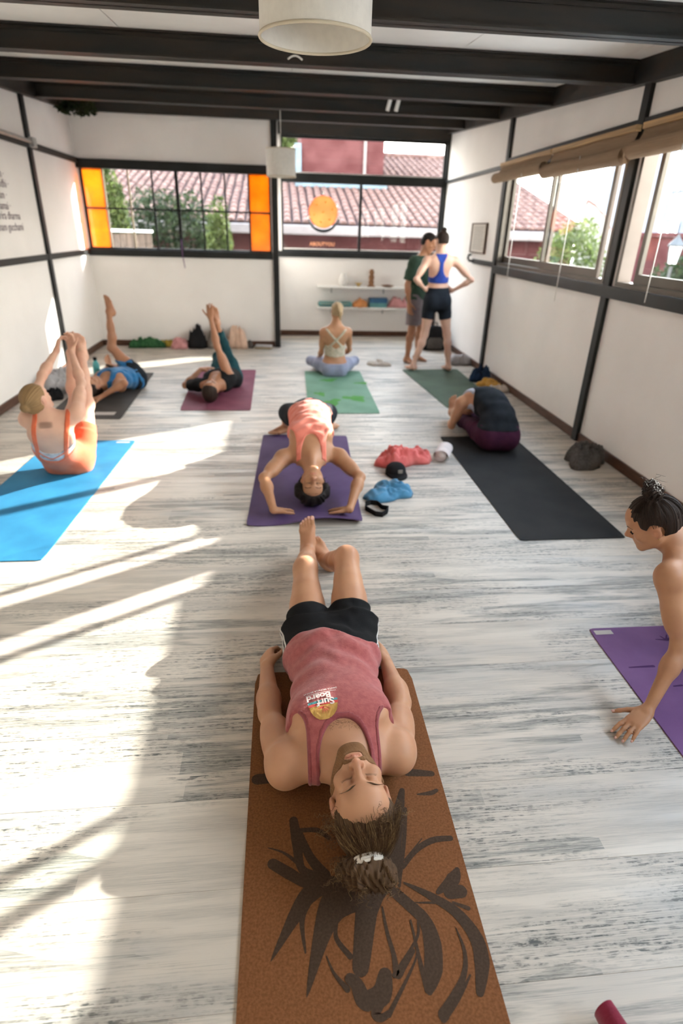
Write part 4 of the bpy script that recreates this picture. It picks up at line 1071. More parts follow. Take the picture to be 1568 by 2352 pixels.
class Cone:                       # tapered capsule
    def __init__(s, a, b, ra, rb, k=None): s.a, s.b = np.array(a, float), np.array(b, float); s.ra, s.rb, s.k = ra, rb, k
    def bb(s): r = max(s.ra, s.rb); return np.minimum(s.a, s.b) - r, np.maximum(s.a, s.b) + r
    def ev(s, X, Y, Z):
        d = s.b - s.a; l2 = d @ d + 1e-12
        px, py, pz = X - s.a[0], Y - s.a[1], Z - s.a[2]
        t = np.clip((px * d[0] + py * d[1] + pz * d[2]) / l2, 0, 1)
        return np.sqrt((px - t * d[0]) ** 2 + (py - t * d[1]) ** 2 + (pz - t * d[2]) ** 2) - (s.ra + (s.rb - s.ra) * t)
class Ell:                        # oriented ellipsoid; axes rows
    def __init__(s, c, r, ax=None, k=None, sub=False):
        s.c = np.array(c, float); s.r = np.array(r, float); s.ax = np.eye(3) if ax is None else np.array(ax, float); s.k = k; s.sub = sub
    def bb(s): e = np.sqrt(((s.ax * s.r[:, None]) ** 2).sum(0)); return s.c - e, s.c + e
    def ev(s, X, Y, Z):
        px, py, pz = X - s.c[0], Y - s.c[1], Z - s.c[2]
        q = [(s.ax[i][0] * px + s.ax[i][1] * py + s.ax[i][2] * pz) for i in range(3)]
        k0 = np.sqrt(sum((q[i] / s.r[i]) ** 2 for i in range(3))) + 1e-9
        k1 = np.sqrt(sum((q[i] / s.r[i] ** 2) ** 2 for i in range(3))) + 1e-9
        return k0 * (k0 - 1.0) / k1
class Grid:
    def __init__(s, lo, hi, res, fine=None):
        """fine: list of (axis, a, b, res) where the spacing is finer"""
        s.c = []
        for ax in range(3):
            pts = [lo[ax]]; x = lo[ax]
            while x < hi[ax]:
                h = res
                for (fa, a, b, r) in (fine or []):
                    if fa == ax and a - res < x < b: h = min(h, r)
                x += h; pts.append(x)
            s.c.append(np.array(pts, np.float32))
        s.shape = tuple(len(q) for q in s.c); s.res = res
    def sub(s, lo, hi):
        return tuple(slice(max(0, int(np.searchsorted(s.c[i], lo[i])) - 1), min(s.shape[i], int(np.searchsorted(s.c[i], hi[i])) + 1)) for i in range(3))
    def xyz(s, sl=None):
        sl = sl or (slice(None),) * 3
        return s.c[0][sl[0]][:, None, None], s.c[1][sl[1]][None, :, None], s.c[2][sl[2]][None, None, :]
BIG = np.float32(9.0)
def field(grid, prims, k, margin=.05):
    D = np.full(grid.shape, BIG, np.float32)
    for p in prims:
        lo, hi = p.bb(); kk = p.k if p.k is not None else k; mg = margin + kk
        sl = grid.sub(lo - mg, hi + mg)
        if any(q.stop - q.start <= 0 for q in sl): continue
        d = p.ev(*grid.xyz(sl)).astype(np.float32)
        D[sl] = smax(D[sl], -d, kk) if getattr(p, 'sub', False) else smin(D[sl], d, kk)
    return D
def join(D, E, joint, grid, k0, rad=.12, kmin=.004):
    X, Y, Z = grid.xyz(); j = np.asarray(joint, float)
    k = (kmin + k0 * np.exp(-((X - j[0]) ** 2 + (Y - j[1]) ** 2 + (Z - j[2]) ** 2) / rad ** 2)).astype(np.float32)
    return smin(D, E, k)
def surface(D, grid):
    xs, ys, zs = grid.c; ins = D < 0
    n = np.zeros(tuple(q - 1 for q in D.shape), np.int8)
    for a in (0, 1):
        for b in (0, 1):
            for c in (0, 1): n += ins[a:D.shape[0] - 1 + a, b:D.shape[1] - 1 + b, c:D.shape[2] - 1 + c]
    I, J, K = np.nonzero((n > 0) & (n < 8))
    idx = np.full(n.shape, -1, np.int32); idx[I, J, K] = np.arange(len(I))
    acc = np.zeros((len(I), 3)); cnt = np.zeros(len(I))
    corners = [(a, b, c) for a in (0, 1) for b in (0, 1) for c in (0, 1)]
    for c0 in corners:
        for ax in range(3):
            if c0[ax]: continue
            c1 = list(c0); c1[ax] = 1
            v0 = D[I + c0[0], J + c0[1], K + c0[2]]; v1 = D[I + c1[0], J + c1[1], K + c1[2]]
            mk = (v0 < 0) != (v1 < 0); t = np.where(mk, v0 / np.where(mk, v0 - v1, 1), 0)
            p = np.stack([xs[I + c0[0]], ys[J + c0[1]], zs[K + c0[2]]], 1).astype(float)
            q = np.stack([xs[I + c1[0]], ys[J + c1[1]], zs[K + c1[2]]], 1)
            acc += np.where(mk[:, None], p + (q - p) * t[:, None], 0); cnt += mk
    V = acc / cnt[:, None]
    Fs = []
    sx = ins[:-1, 1:-1, 1:-1] != ins[1:, 1:-1, 1:-1]; i, j, k = np.nonzero(sx); j += 1; k += 1
    q = np.stack([idx[i, j - 1, k - 1], idx[i, j, k - 1], idx[i, j, k], idx[i, j - 1, k]], 1); f = ins[i, j, k]; q[~f] = q[~f][:, ::-1]; Fs.append(q)
    sy_ = ins[1:-1, :-1, 1:-1] != ins[1:-1, 1:, 1:-1]; i, j, k = np.nonzero(sy_); i += 1; k += 1
    q = np.stack([idx[i - 1, j, k - 1], idx[i - 1, j, k], idx[i, j, k], idx[i, j, k - 1]], 1); f = ins[i, j, k]; q[~f] = q[~f][:, ::-1]; Fs.append(q)
    sz = ins[1:-1, 1:-1, :-1] != ins[1:-1, 1:-1, 1:]; i, j, k = np.nonzero(sz); i += 1; j += 1
    q = np.stack([idx[i - 1, j - 1, k], idx[i, j - 1, k], idx[i, j, k], idx[i - 1, j, k]], 1); f = ins[i, j, k]; q[~f] = q[~f][:, ::-1]; Fs.append(q)
    F_ = np.concatenate(Fs); F_ = F_[(F_ >= 0).all(1)]
    return V, F_
def relax(V, F_, it=1, lam=.5):
    for _ in range(it):
        acc = np.zeros_like(V); cnt = np.zeros(len(V))
        for a, b in ((0, 1), (1, 2), (2, 3), (3, 0)):
            for u, w in ((a, b), (b, a)):
                acc += np.stack([np.bincount(F_[:, u], V[F_[:, w], c], len(V)) for c in range(3)], 1); cnt += np.bincount(F_[:, u], minlength=len(V))
        V = V + lam * (acc / np.maximum(cnt, 1)[:, None] - V)
    return V
def fast_mesh(name, V, F_, material, attr=None):
    me = bpy.data.meshes.new(name); me.vertices.add(len(V)); me.vertices.foreach_set('co', np.ascontiguousarray(V, np.float32).ravel())
    me.loops.add(F_.size); me.loops.foreach_set('vertex_index', np.ascontiguousarray(F_, np.int32).ravel())
    me.polygons.add(len(F_)); me.polygons.foreach_set('loop_start', np.arange(0, F_.size, 4, dtype=np.int32)); me.polygons.foreach_set('loop_total', np.full(len(F_), 4, np.int32))
    me.polygons.foreach_set('use_smooth', np.ones(len(F_), bool)); me.update(calc_edges=True); me.validate()
    me.materials.append(MATS[material])
    for nm, val in (attr or {}).items():
        at = me.attributes.new(nm, 'FLOAT', 'POINT'); at.data.foreach_set('value', np.asarray(val, np.float32))
    return me
def iso_object(name, D, grid, material, parent=None, org=(0, 0, 0), it=1, attrf=None):
    V, F_ = surface(D, grid); V = relax(V, F_, it)
    at = {k: f(V) for k, f in (attrf or {}).items()}
    me = fast_mesh(name, V - np.asarray(org), F_, material, at); o = bpy.data.objects.new(name, me); COL.objects.link(o)
    if parent is not None: o.parent = parent
    else: o.location = tuple(org)
    return o

# ------------------------------------------------------------------ anatomy
MALE = [(-.13, .125, .10, -.005), (.0, .166, .113, -.008), (.16, .158, .106, .0), (.34, .143, .100, .004), (.52, .150, .108, .006), (.70, .168, .118, .006), (.84, .165, .105, .0), (.95, .115, .080, -.004)]
FEMALE = [(-.13, .130, .105, -.010), (.0, .172, .115, -.012), (.16, .150, .100, .0), (.36, .118, .086, .0), (.54, .124, .090, .0), (.72, .136, .098, .0), (.85, .136, .088, -.004), (.95, .096, .072, -.006)]
def spline(P, t):
    P = [np.asarray(p, float) for p in P]; n = len(P) - 1
    x = t * n; i = int(min(max(math.floor(x), 0), n - 1)); f = x - i
    p0 = P[i - 1] if i > 0 else 2 * P[0] - P[1]; p3 = P[i + 2] if i + 2 <= n else 2 * P[n] - P[n - 1]; p1, p2 = P[i], P[i + 1]
    return .5 * (2 * p1 + (p2 - p0) * f + (2 * p0 - 5 * p1 + 4 * p2 - p3) * f * f + (3 * p1 - p0 - 3 * p2 + p3) * f ** 3)
class Body:
    def __init__(s, J, h=1.75, sex='m', build=1.0):
        s.J = {k: np.asarray(v, float) if not isinstance(v, list) else [np.asarray(q, float) for q in v] for k, v in J.items()}
        s.h, s.sex, s.s, s.b = h, sex, h / 1.75, build; s.g = {}; s.nails = []; s.toenails = []; J = s.J
        s.spine = [J['pel']] + J.get('mid', []) + [J['neck']]
        s.lat_h = nrm(J['hR'] - J['hL']); s.lat_s = nrm(J['sR'] - J['sL'])
        s.torso(); s.head()
        for sd in 'LR': s.arm(sd); s.leg(sd)
    def frame(s, t):
        p = spline(s.spine, t); up = nrm(spline(s.spine, min(t + .06, 1.12)) - spline(s.spine, t - .06))
        lat = nrm(s.lat_h * (1 - min(max(t, 0), 1)) + s.lat_s * min(max(t, 0), 1)); lat = nrm(lat - up * (lat @ up)); fr = np.cross(up, lat)
        return p, lat, fr, up
    def at(s, t, x=0, y=0): p, l, f, u = s.frame(t); return p + l * x + f * y
    def torso(s):
        q = s.s; P = []; tab = MALE if s.sex == 'm' else FEMALE; b = s.b; J = s.J
        L = sum(np.linalg.norm(s.spine[i + 1] - s.spine[i]) for i in range(len(s.spine) - 1)); hh = L * .135
        ts = np.array([r[0] for r in tab])
        for t in np.linspace(-.13, .95, 13):
            w, d, o = (float(np.interp(t, ts, [r[i] for r in tab])) for i in (1, 2, 3))
            p, lat, fr, up = s.frame(t); P.append(Ell(p + fr * o * q, (w * q * b, d * q * b, hh), (lat, fr, up), .05))
        for sd, sg in (('L', -1), ('R', 1)):
            p, lat, fr, up = s.frame(.0)
            P.append(Ell(p + lat * sg * .078 * q - fr * .062 * q - up * .03 * q, np.array((.088, .078, .095)) * q * b, (lat, fr, up), .05))
            p, lat, fr, up = s.frame(.76)
            if s.sex == 'm': P.append(Ell(p + lat * sg * .075 * q + fr * .078 * q, np.array((.082, .036, .068)) * q * b, (lat, fr, up), .035))
            else: P.append(Ell(s.at(.70, sg * .066 * q, .082 * q), np.array((.058, .05, .056)) * q * b, (lat, fr, up), .035))
            p, lat, fr, up = s.frame(.86); P.append(Ell(p + lat * sg * .085 * q - fr * .055 * q, np.array((.065, .038, .09)) * q * b, (lat, fr, up), .04))
            sh = J['s' + sd]; P.append(Cone(s.at(.90, sg * .04 * q), sh, .060 * q * b, .045 * q * b, .05))
            nk = J['neck'] * .45 + J['head'] * .55 - nrm(J['hup']) * .02 * q
            P.append(Cone(nk, sh * .62 + s.at(.98) * .38, .034 * q, .036 * q * b, .05))
        s.g['torso'] = P
    def head(s):
        J = s.J; q = s.s * (1.0 if s.sex == 'm' else .95) * (float(J['hs'][0]) if 'hs' in J else 1.0); z = nrm(J['hup']); y = nrm(J['face'] - z * (J['face'] @ z)); x = np.cross(y, z); ax = np.array((x, y, z)); c = J['head']
        s.hx, s.hq = ax, q
        W = lambda a, b_, d: c + (x * a + y * b_ + z * d) * q
        s.W = W
        E = lambda p, r, k=.02, sub=False: Ell(W(*p), np.array(r) * q, ax, k, sub)
        C = lambda a, b_, ra, rb, k=.015: Cone(W(*a), W(*b_), ra * q, rb * q, k)
        f = s.sex == 'f'
        P = [E((0, -.012, .036), (.074, .097, .080)), E((0, .028, -.030), (.060, .060, .085), .03), E((0, .055, .045), (.056, .040, .045), .03)]
        for g in (-1, 1):
            P += [C((g * .052, .0, -.050), (g * .020, .074, -.098), .020, .017, .025), E((g * .040, .062, -.028), (.024, .022, .022), .02),
                  C((g * .008, .088, .022), (g * .042, .074, .024), .010, .009, .014),
                  E((g * .0315, .094, .004), (.017, .014, .0115), .010, True), E((g * .0315, .0765, .003), (.0150, .0125, .0125), .004),
                  C((g * .021, .089, -.0008), (g * .042, .081, -.0005), .0022, .0018, .003),
                  E((g * .0125, .099, -.034), (.0095, .011, .0085), .007),
                  E((g * .0745, -.008, -.008), (.0085, .019, .031), .008), E((g * .081, -.002, -.006), (.006, .010, .017), .005, True)]
        P += [C((0, .084, .014), (0, .113, -.026), .0085, .0105, .012), E((0, .116, -.030), (.0105, .0095, .0095), .008), E((0, .079, -.102), (.024 if not f else .019, .018, .016), .02),
              E((0, .078, -.062), (.030, .020, .026), .02), C((-.020, .091, -.0595), (.020, .091, -.0595), .0052, .0052, .006), C((0, .097, -.0600), (0, .097, -.0600), .0056, .0056, .006),
              C((-.016, .0915, -.0715), (.016, .0915, -.0715), .0062, .0062, .006), C((-.022, .0935, -.0655), (.022, .0935, -.0655), .002, .002, .004)]
        P[-1].sub = True
        s.g['head'] = P
        nb = .056 if s.sex == 'm' else .046
        s.g['neck'] = [Cone(s.at(.93), W(0, -.022, -.045), nb * s.s * 1.05, nb * s.s * .97, .04), Cone(s.at(.97, 0, .035 * s.s), W(0, .03, -.085), .026 * s.s, .022 * s.s, .04)]
    def arm(s, d):
        J = s.J; q = s.s; b = s.b * (1.0 if s.sex == 'm' else .80); S, E_, W_ = J['s' + d], J['e' + d], J['w' + d]
        u = E_ - S; v = W_ - E_
        bend = nrm(np.cross(np.cross(u, v), u)) if np.linalg.norm(np.cross(u, v)) > .004 else nrm(np.cross(u, V3(.3, .2, .9)))
        R = b * q
        s.g['arm' + d] = [Ell(S + nrm(u) * .03 * q, np.array((.060, .060, .075)) * R, None, .04), Cone(S, S + u * .55, .050 * R, .046 * R), Cone(S + u * .45, E_, .044 * R, .036 * R),
                          Cone(S + u * .30 + bend * .012 * q, S + u * .68 + bend * .014 * q, .036 * R, .034 * R), Cone(S + u * .22 - bend * .012 * q, S + u * .70 - bend * .012 * q, .036 * R, .032 * R),
                          Cone(E_, E_ + v * .30, .037 * R, .041 * R), Cone(E_ + v * .25, W_, .041 * R, .0255 * R)]
        if 'hd' + d in J: s.hand(d)
    def hand(s, d):
        J = s.J; q = s.s * (1.0 if s.sex == 'm' else .92); w = J['w' + d]; hd = nrm(J['hd' + d]); pn = nrm(J['pn' + d] - hd * (J['pn' + d] @ hd)); th = np.cross(hd, pn) * (1 if d == 'R' else -1)
        curl = J.get('cu' + d, V3(.25, .35, .3)); P = []; spread = float(J.get('sp' + d, V3(.10))[0]) if 'sp' + d in J else .10
        tilt = curl[0]
        P.append(Ell(w + hd * .048 * q, np.array((.036, .0145, .052)) * q, (th, pn, hd), .012))
        for i, (o, l) in enumerate(((.029, (.043, .026, .021)), (.010, (.047, .030, .022)), (-.010, (.044, .028, .021)), (-.028, (.034, .021, .019)))):
            base = w + hd * (.092 - .004 * abs(i - 1.2)) * q + th * o * q; P.append(Cone(w + hd * .015 * q + th * o * .6 * q, base, .0135 * q, .0115 * q, .012))
            a = tilt; dr = nrm(hd + th * (1.3 - i) * spread); p = base; r = (.0104, .0094, .0085, .0074)
            if i == 3: r = tuple(x * .88 for x in r)
            for jn in range(3):
                if jn: a += curl[jn]
                dd = dr * math.cos(a) + pn * math.sin(a); p2 = p + dd * l[jn] * q; P.append(Cone(p, p2, r[jn] * q, r[jn + 1] * q, .004)); p = p2
            up_ = nrm(dr * math.sin(a) - pn * math.cos(a)); s.nails.append((d, p + up_ * r[3] * q * .86 + dd * .001, dd, up_, r[3] * q * .72))
        tb = w + hd * .024 * q + th * .026 * q + pn * .006 * q; ta = J.get('th' + d, V3(.75, .62, .15)); td = nrm(th * ta[0] + hd * ta[1] + pn * ta[2])
        p1 = tb + td * .042 * q; td2 = nrm(td + hd * .35); p2 = p1 + td2 * .034 * q; p3 = p2 + nrm(td2 + hd * .2) * .026 * q
        P += [Cone(w + hd * .012 * q + th * .012 * q, tb, .016 * q, .0155 * q, .012), Cone(tb, p1, .0150 * q, .0115 * q, .008), Cone(p1, p2, .0108 * q, .0098 * q, .004), Cone(p2, p3, .0098 * q, .0076 * q, .004)]
        dn = nrm(p3 - p2); un = nrm(-pn - dn * (-pn @ dn)); s.nails.append((d, p3 + un * .0066 * q, dn, un, .0062 * q))
        s.g['hand' + d] = P
    def leg(s, d):
        J = s.J; q = s.s; b = s.b * (1.0 if s.sex == 'm' else 1.0); H_, K_, A_ = J['h' + d], J['k' + d], J['a' + d]; u, v = K_ - H_, A_ - K_
        if 'kf' + d in J: kf = nrm(J['kf' + d])
        else: kf = nrm(u / np.linalg.norm(u) - v / np.linalg.norm(v)) if np.linalg.norm(np.cross(nrm(u), nrm(v))) > .05 else np.cross(s.lat_h, nrm(-u))
        kf = nrm(kf); R = q * b
        s.g['leg' + d] = [Cone(H_, H_ + u * .5, .084 * R, .072 * R), Cone(H_ + u * .45, K_, .071 * R, .053 * R), Cone(H_ + u * .2 + kf * .014 * q, H_ + u * .7 + kf * .014 * q, .066 * R, .052 * R),
                          Ell(K_ + kf * .018 * q, np.array((.040, .040, .043)) * R, None, .03), Cone(K_, K_ + v * .28 - kf * .012 * q, .050 * R, .051 * R), Cone(K_ + v * .28 - kf * .014 * q, K_ + v * .62 - kf * .006 * q, .052 * R, .040 * R), Cone(K_ + v * .55, A_, .041 * R, .033 * R)]
        if 'fd' + d in J: s.foot(d)
    def foot(s, d):
        J = s.J; q = s.s * (1.0 if s.sex == 'm' else .93); a = J['a' + d]; fd = nrm(J['fd' + d]); fu = nrm(J['fu' + d] - fd * (J['fu' + d] @ fd)); md = np.cross(fd, fu) * (-1 if d == 'R' else 1)
        sole = a - fu * .072 * q
        pt = lambda f, m_, u_: sole + (fd * f + md * m_ + fu * u_) * q
        P = [Ell(pt(-.034, 0, .034), np.array((.033, .030, .034)) * q, (fd, md, fu), .02), Cone(a, pt(-.025, 0, .04), .033 * q, .030 * q, .02), Cone(pt(.0, .004, .052), pt(.085, .010, .030), .034 * q, .022 * q, .03),
             Cone(pt(-.02, -.012, .022), pt(.095, -.026, .014), .024 * q, .014 * q, .03), Cone(pt(.03, .016, .034), pt(.115, .028, .018), .024 * q, .017 * q, .025), Cone(pt(.10, -.024, .014), pt(.115, .020, .016), .014 * q, .016 * q, .02)]
        for i, (m_, f0, f1, r) in enumerate(((.030, .118, .170, .0125), (.010, .122, .172, .0088), (-.006, .118, .164, .0082), (-.020, .112, .153, .0078), (-.033, .102, .140, .0076))):
            P += [Cone(pt(f0, m_, .016), pt((f0 + f1) / 2, m_, .019), r * 1.05 * q, r * .95 * q, .008), Cone(pt((f0 + f1) / 2, m_, .019), pt(f1, m_ * .97, .012), r * .95 * q, r * q, .004)]
            s.toenails.append((d, pt(f1 + .002, m_ * .97, .012 + r * .90), nrm(fd - fu * .25), nrm(fu + fd * .25), r * .75 * q))
        s.g['foot' + d] = P
    def bounds(s, mg=.03):
        lo, hi = [], []
        for P in s.g.values():
            for p in P: a, b = p.bb(); lo.append(a); hi.append(b)
        return np.min(lo, 0) - mg, np.max(hi, 0) + mg
    def evaluate(s, res, fine=None, mg=.035, kgroups=None):
        lo, hi = s.bounds(mg); g = Grid(lo, hi, res, fine); J = s.J; s.grid = g
        F_ = {n: field(g, P, {'torso': .05, 'head': .02, 'neck': .03}.get(n, .008 if n[:4] in ('hand', 'foot') else .03), .06) for n, P in s.g.items()}
        T = join(F_['torso'], F_['neck'], J['neck'], g, .06, .14); s.Ftorso = T
        D = join(T, F_['head'], J['neck'] * .4 + J['head'] * .6, g, .035, .09)
        s.Farm = {}; s.Fleg = {}
        for d in 'LR':
            A = F_['arm' + d]
            s.Farm[d] = A
            if 'hand' + d in F_: A = join(A, F_['hand' + d], J['w' + d], g, .025, .05, .002)
            D = join(D, A, J['s' + d], g, .05, .11)
            G_ = F_['leg' + d]; s.Fleg[d] = G_
            if 'foot' + d in F_: G_ = join(G_, F_['foot' + d], J['a' + d], g, .03, .06, .002)
            D = join(D, G_, J['h' + d], g, .06, .15)
        core = T; w = 0
        X, Y, Z = g.xyz()
        for d in 'LR':
            h_ = J['h' + d]; core = join(core, s.Fleg[d], h_, g, .06, .15)
            w = np.maximum(w, np.clip((.25 - np.sqrt((X - h_[0]) ** 2 + (Y - h_[1]) ** 2 + (Z - h_[2]) ** 2)) / .05, 0, 1))
        s.Fcore = (T * (1 - w) + np.minimum(core, T) * w).astype(np.float32)
        if 'zf' in J: s.D = smax(D, float(J['zf'][0]) - Z, .004)
        else: s.D = D
        return s.D
    def tl(s, X, Y, Z, t0=1.0):
        """torso-local coordinates about the frame at t0: lateral, front, up (metres)"""
        p, l, f, u = s.frame(t0); dx, dy, dz = X - p[0], Y - p[1], Z - p[2]
        return l[0] * dx + l[1] * dy + l[2] * dz, f[0] * dx + f[1] * dy + f[2] * dz, u[0] * dx + u[1] * dy + u[2] * dz
    def hl(s, X, Y, Z):
        c = s.J['head']; a = s.hx; dx, dy, dz = X - c[0], Y - c[1], Z - c[2]
        return tuple((a[i][0] * dx + a[i][1] * dy + a[i][2] * dz) / s.hq for i in range(3))

def proj_along(X, Y, Z, a, b):
    d = np.asarray(b, float) - np.asarray(a, float); L = np.linalg.norm(d); d = d / L
    return (X - a[0]) * d[0] + (Y - a[1]) * d[1] + (Z - a[2]) * d[2], L
def wrinkle(X, Y, Z, dirs, amp, seed=0):
    rn = np.random.RandomState(seed); w = 0
    for (d, f) in dirs:
        d = nrm(d); e = nrm(np.cross(d, V3(.3, .5, .8))); ph = rn.rand(3) * 6.28
        u = X * d[0] + Y * d[1] + Z * d[2]; v = X * e[0] + Y * e[1] + Z * e[2]
        w = w + np.sin(u * f + 1.7 * np.sin(v * f * .33 + ph[0]) + .9 * np.sin(v * f * .8 + ph[2]) + ph[1])
    return amp * w / len(dirs)

# skin and hair materials
def skin(name, c, flush=(0.50, 0.16, 0.12)):
    m = mat(name, c, 0.48, sss=0.12, spec=0.35)
    nt = m.node_tree; b = nt.nodes['Principled BSDF']; N = nt.nodes.new; L = nt.links.new
    tc = N('ShaderNodeTexCoord'); t = N('ShaderNodeTexNoise'); t.inputs['Scale'].default_value = 9; t.inputs['Detail'].default_value = 5; L(tc.outputs['Object'], t.inputs['Vector'])
    r = N('ShaderNodeValToRGB'); r.color_ramp.elements[0].position = .3; r.color_ramp.elements[1].position = .7
    r.color_ramp.elements[0].color = (c[0] * .90, c[1] * .84, c[2] * .82, 1); r.color_ramp.elements[1].color = (min(1, c[0] * 1.06), c[1] * 1.04, c[2] * 1.0, 1); L(t.outputs['Fac'], r.inputs[0])
    a = N('ShaderNodeAttribute'); a.attribute_name = 'flush'; mx = N('ShaderNodeMix'); mx.data_type = 'RGBA'; L(a.outputs['Fac'], mx.inputs[0]); L(r.outputs[0], mx.inputs[6]); mx.inputs[7].default_value = (*flush, 1)
    a2 = N('ShaderNodeAttribute'); a2.attribute_name = 'ink'; mx2 = N('ShaderNodeMix'); mx2.data_type = 'RGBA'; L(a2.outputs['Fac'], mx2.inputs[0]); L(mx.outputs[2], mx2.inputs[6]); mx2.inputs[7].default_value = (0.06, 0.035, 0.025, 1)
    L(mx2.outputs[2], b.inputs['Base Color'])
    t2 = N('ShaderNodeTexNoise'); t2.inputs['Scale'].default_value = 220; L(tc.outputs['Object'], t2.inputs['Vector']); bp_ = N('ShaderNodeBump'); bp_.inputs['Strength'].default_value = .12; bp_.inputs['Distance'].default_value = .001; L(t2.outputs['Fac'], bp_.inputs['Height']); L(bp_.outputs[0], b.inputs['Normal'])
def hairm(name, c, c2):
    m = mat(name, c, 0.6, spec=0.15); nt = m.node_tree; b = nt.nodes['Principled BSDF']; N = nt.nodes.new; L = nt.links.new
    a = N('ShaderNodeAttribute'); a.attribute_name = 'flow'; cb = N('ShaderNodeCombineXYZ'); L(a.outputs['Fac'], cb.inputs[0])
    t = N('ShaderNodeTexNoise'); t.inputs['Scale'].default_value = 1.0; t.inputs['Detail'].default_value = 3; L(cb.outputs[0], t.inputs['Vector'])
    r = N('ShaderNodeValToRGB'); r.color_ramp.elements[0].position = .36; r.color_ramp.elements[1].position = .66; r.color_ramp.elements[0].color = (*c, 1); r.color_ramp.elements[1].color = (*c2, 1); L(t.outputs['Fac'], r.inputs[0]); L(r.outputs[0], b.inputs['Base Color'])
    bp_ = N('ShaderNodeBump'); bp_.inputs['Strength'].default_value = .6; bp_.inputs['Distance'].default_value = .004; L(t.outputs['Fac'], bp_.inputs['Height']); L(bp_.outputs[0], b.inputs['Normal'])
skin('skin_fair', (0.50, 0.265, 0.155)); skin('skin_tan', (0.45, 0.235, 0.13)); skin('skin_olive', (0.40, 0.20, 0.115)); skin('skin_pale', (0.64, 0.40, 0.30))
hairm('hair_brown', (0.045, 0.024, 0.013), (0.15, 0.085, 0.042)); hairm('hair_dark', (0.010, 0.007, 0.006), (0.045, 0.028, 0.020)); hairm('hair_blonde', (0.26, 0.17, 0.085), (0.55, 0.42, 0.26)); hairm('hair_honey', (0.12, 0.065, 0.03), (0.42, 0.27, 0.13)); hairm('hair_black', (0.008, 0.007, 0.007), (0.028, 0.022, 0.020))

def hair_cap(B, parent, org, material, keep, thick=.011, res=.004, extra=(), axis=((0, -.11, .03), (0, 1, 0)), groove=.003, ng=40, name='hair', k=.012, cut_k=.006, base=None, it=1, taper=.009, lump=0.0, ear=True):
    """scalp shell over the skull where keep(x,y,z)<0 in head coordinates, plus extra prims (buns, tufts)"""
    q = B.hq; W = B.W; ax = B.hx
    E = lambda p, r: Ell(W(*p), np.array(r) * q, ax, .02)
    P = base or [E((0, -.012, .036), (.074 + thick, .097 + thick, .080 + thick)), E((0, -.03, -.02), (.068 + thick, .075 + thick, .07))]
    lo = np.min([p.bb()[0] for p in list(P) + list(extra)], 0) - .015; hi = np.max([p.bb()[1] for p in list(P) + list(extra)], 0) + .015
    g = Grid(lo, hi, res); D = field(g, P, .02, .03); X, Y, Z = g.xyz(); x, y, z = B.hl(X, Y, Z)
    c, d = np.array(axis[0]), nrm(axis[1]); e1 = nrm(np.cross(d, V3(.13, .2, .97))); e2 = np.cross(d, e1)
    def ang(x, y, z):
        u = (x - c[0]) * e1[0] + (y - c[1]) * e1[1] + (z - c[2]) * e1[2]; v = (x - c[0]) * e2[0] + (y - c[1]) * e2[1] + (z - c[2]) * e2[2]; return np.arctan2(u, v)
    A = ang(x, y, z); D = D + groove * q * (np.sin(A * ng + 2 * np.sin(A * 5)) * .6 + np.sin(A * ng * .37 + 1) * .7) * .5
    kv = keep(x, y, z)
    if ear: kv = np.maximum(kv, np.where(np.abs(x) > .05, .032 - np.sqrt((y + .004) ** 2 + ((z + .010) * .8) ** 2), -1.0))
    D = D + (taper * q * np.exp(np.clip(kv, -1, 0) / .020)).astype(np.float32)
    D = smax(D, (kv * q).astype(np.float32), cut_k)
    if extra:
        E_ = field(g, list(extra), k, .03)
        if lump: E_ = E_ + lump * q * (np.sin(x * 190 + 3 * np.sin(y * 90 + z * 60)) * np.sin(z * 170 + 2 * np.sin(x * 110)) + .6 * np.sin((x + y + z) * 320))
        D = smin(D, E_, k)
    def fl(V):
        x, y, z = B.hl(V[:, 0], V[:, 1], V[:, 2]); return ang(x, y, z) * 26 + 4 * z
    return iso_object(name, D.astype(np.float32), g, material, parent, org, it, {'flow': fl})
def strands(name, lines, r, material, parent, n=3):
    m = MB()
    for ln in lines: m.tube(ln, [r * (1 - .5 * i / (len(ln) - 1)) for i in range(len(ln))], n, cap=False)
    o = m.build(name, material, parent, smooth=True)
    at = o.data.attributes.new('flow', 'FLOAT', 'POINT'); k = 0; vals = []
    rn = np.random.RandomState(1)
    for ln in lines: vals += [float(rn.rand() * 50)] * (len(ln) * n)
    at.data.foreach_set('value', np.array(vals, np.float32)); o['kind'] = 'stuff'; return o
def person_object(B, res, material, label, fine=None, flush=None, ink=None, it=1):
    B.evaluate(res, fine); org = tuple(B.J['pel'] * V3(1, 1, 0))
    at = {}
    def fl(V):
        x, y, z = B.hl(V[:, 0], V[:, 1], V[:, 2])
        lip = np.exp(-((x / .024) ** 2 + ((y - .095) / .012) ** 2 + ((z + .066) / .0095) ** 2) * 1.3) * .75
        nose = np.exp(-((x / .02) ** 2 + ((y - .11) / .02) ** 2 + ((z + .03) / .016) ** 2)) * .25
        ear = np.exp(-(((np.abs(x) - .078) / .012) ** 2 + ((y + .006) / .03) ** 2 + ((z + .006) / .035) ** 2)) * .25
        r = lip + nose + ear
        if flush: r = r + flush(V)
        return np.clip(r, 0, .85)
    at['flush'] = fl
    at['ink'] = ink if ink else (lambda V: np.zeros(len(V)))
    o = iso_object('person', B.D, B.grid, material, None, org, it, at); tag(o, label, 'person'); B.obj = o; B.org = org
    return o
def garment(B, name, D, material, it=1):
    if 'zf' in B.J: D = np.maximum(D, float(B.J['zf'][0]) - B.grid.xyz()[2])
    return iso_object(name, D.astype(np.float32), B.grid, material, B.obj, B.org, it)

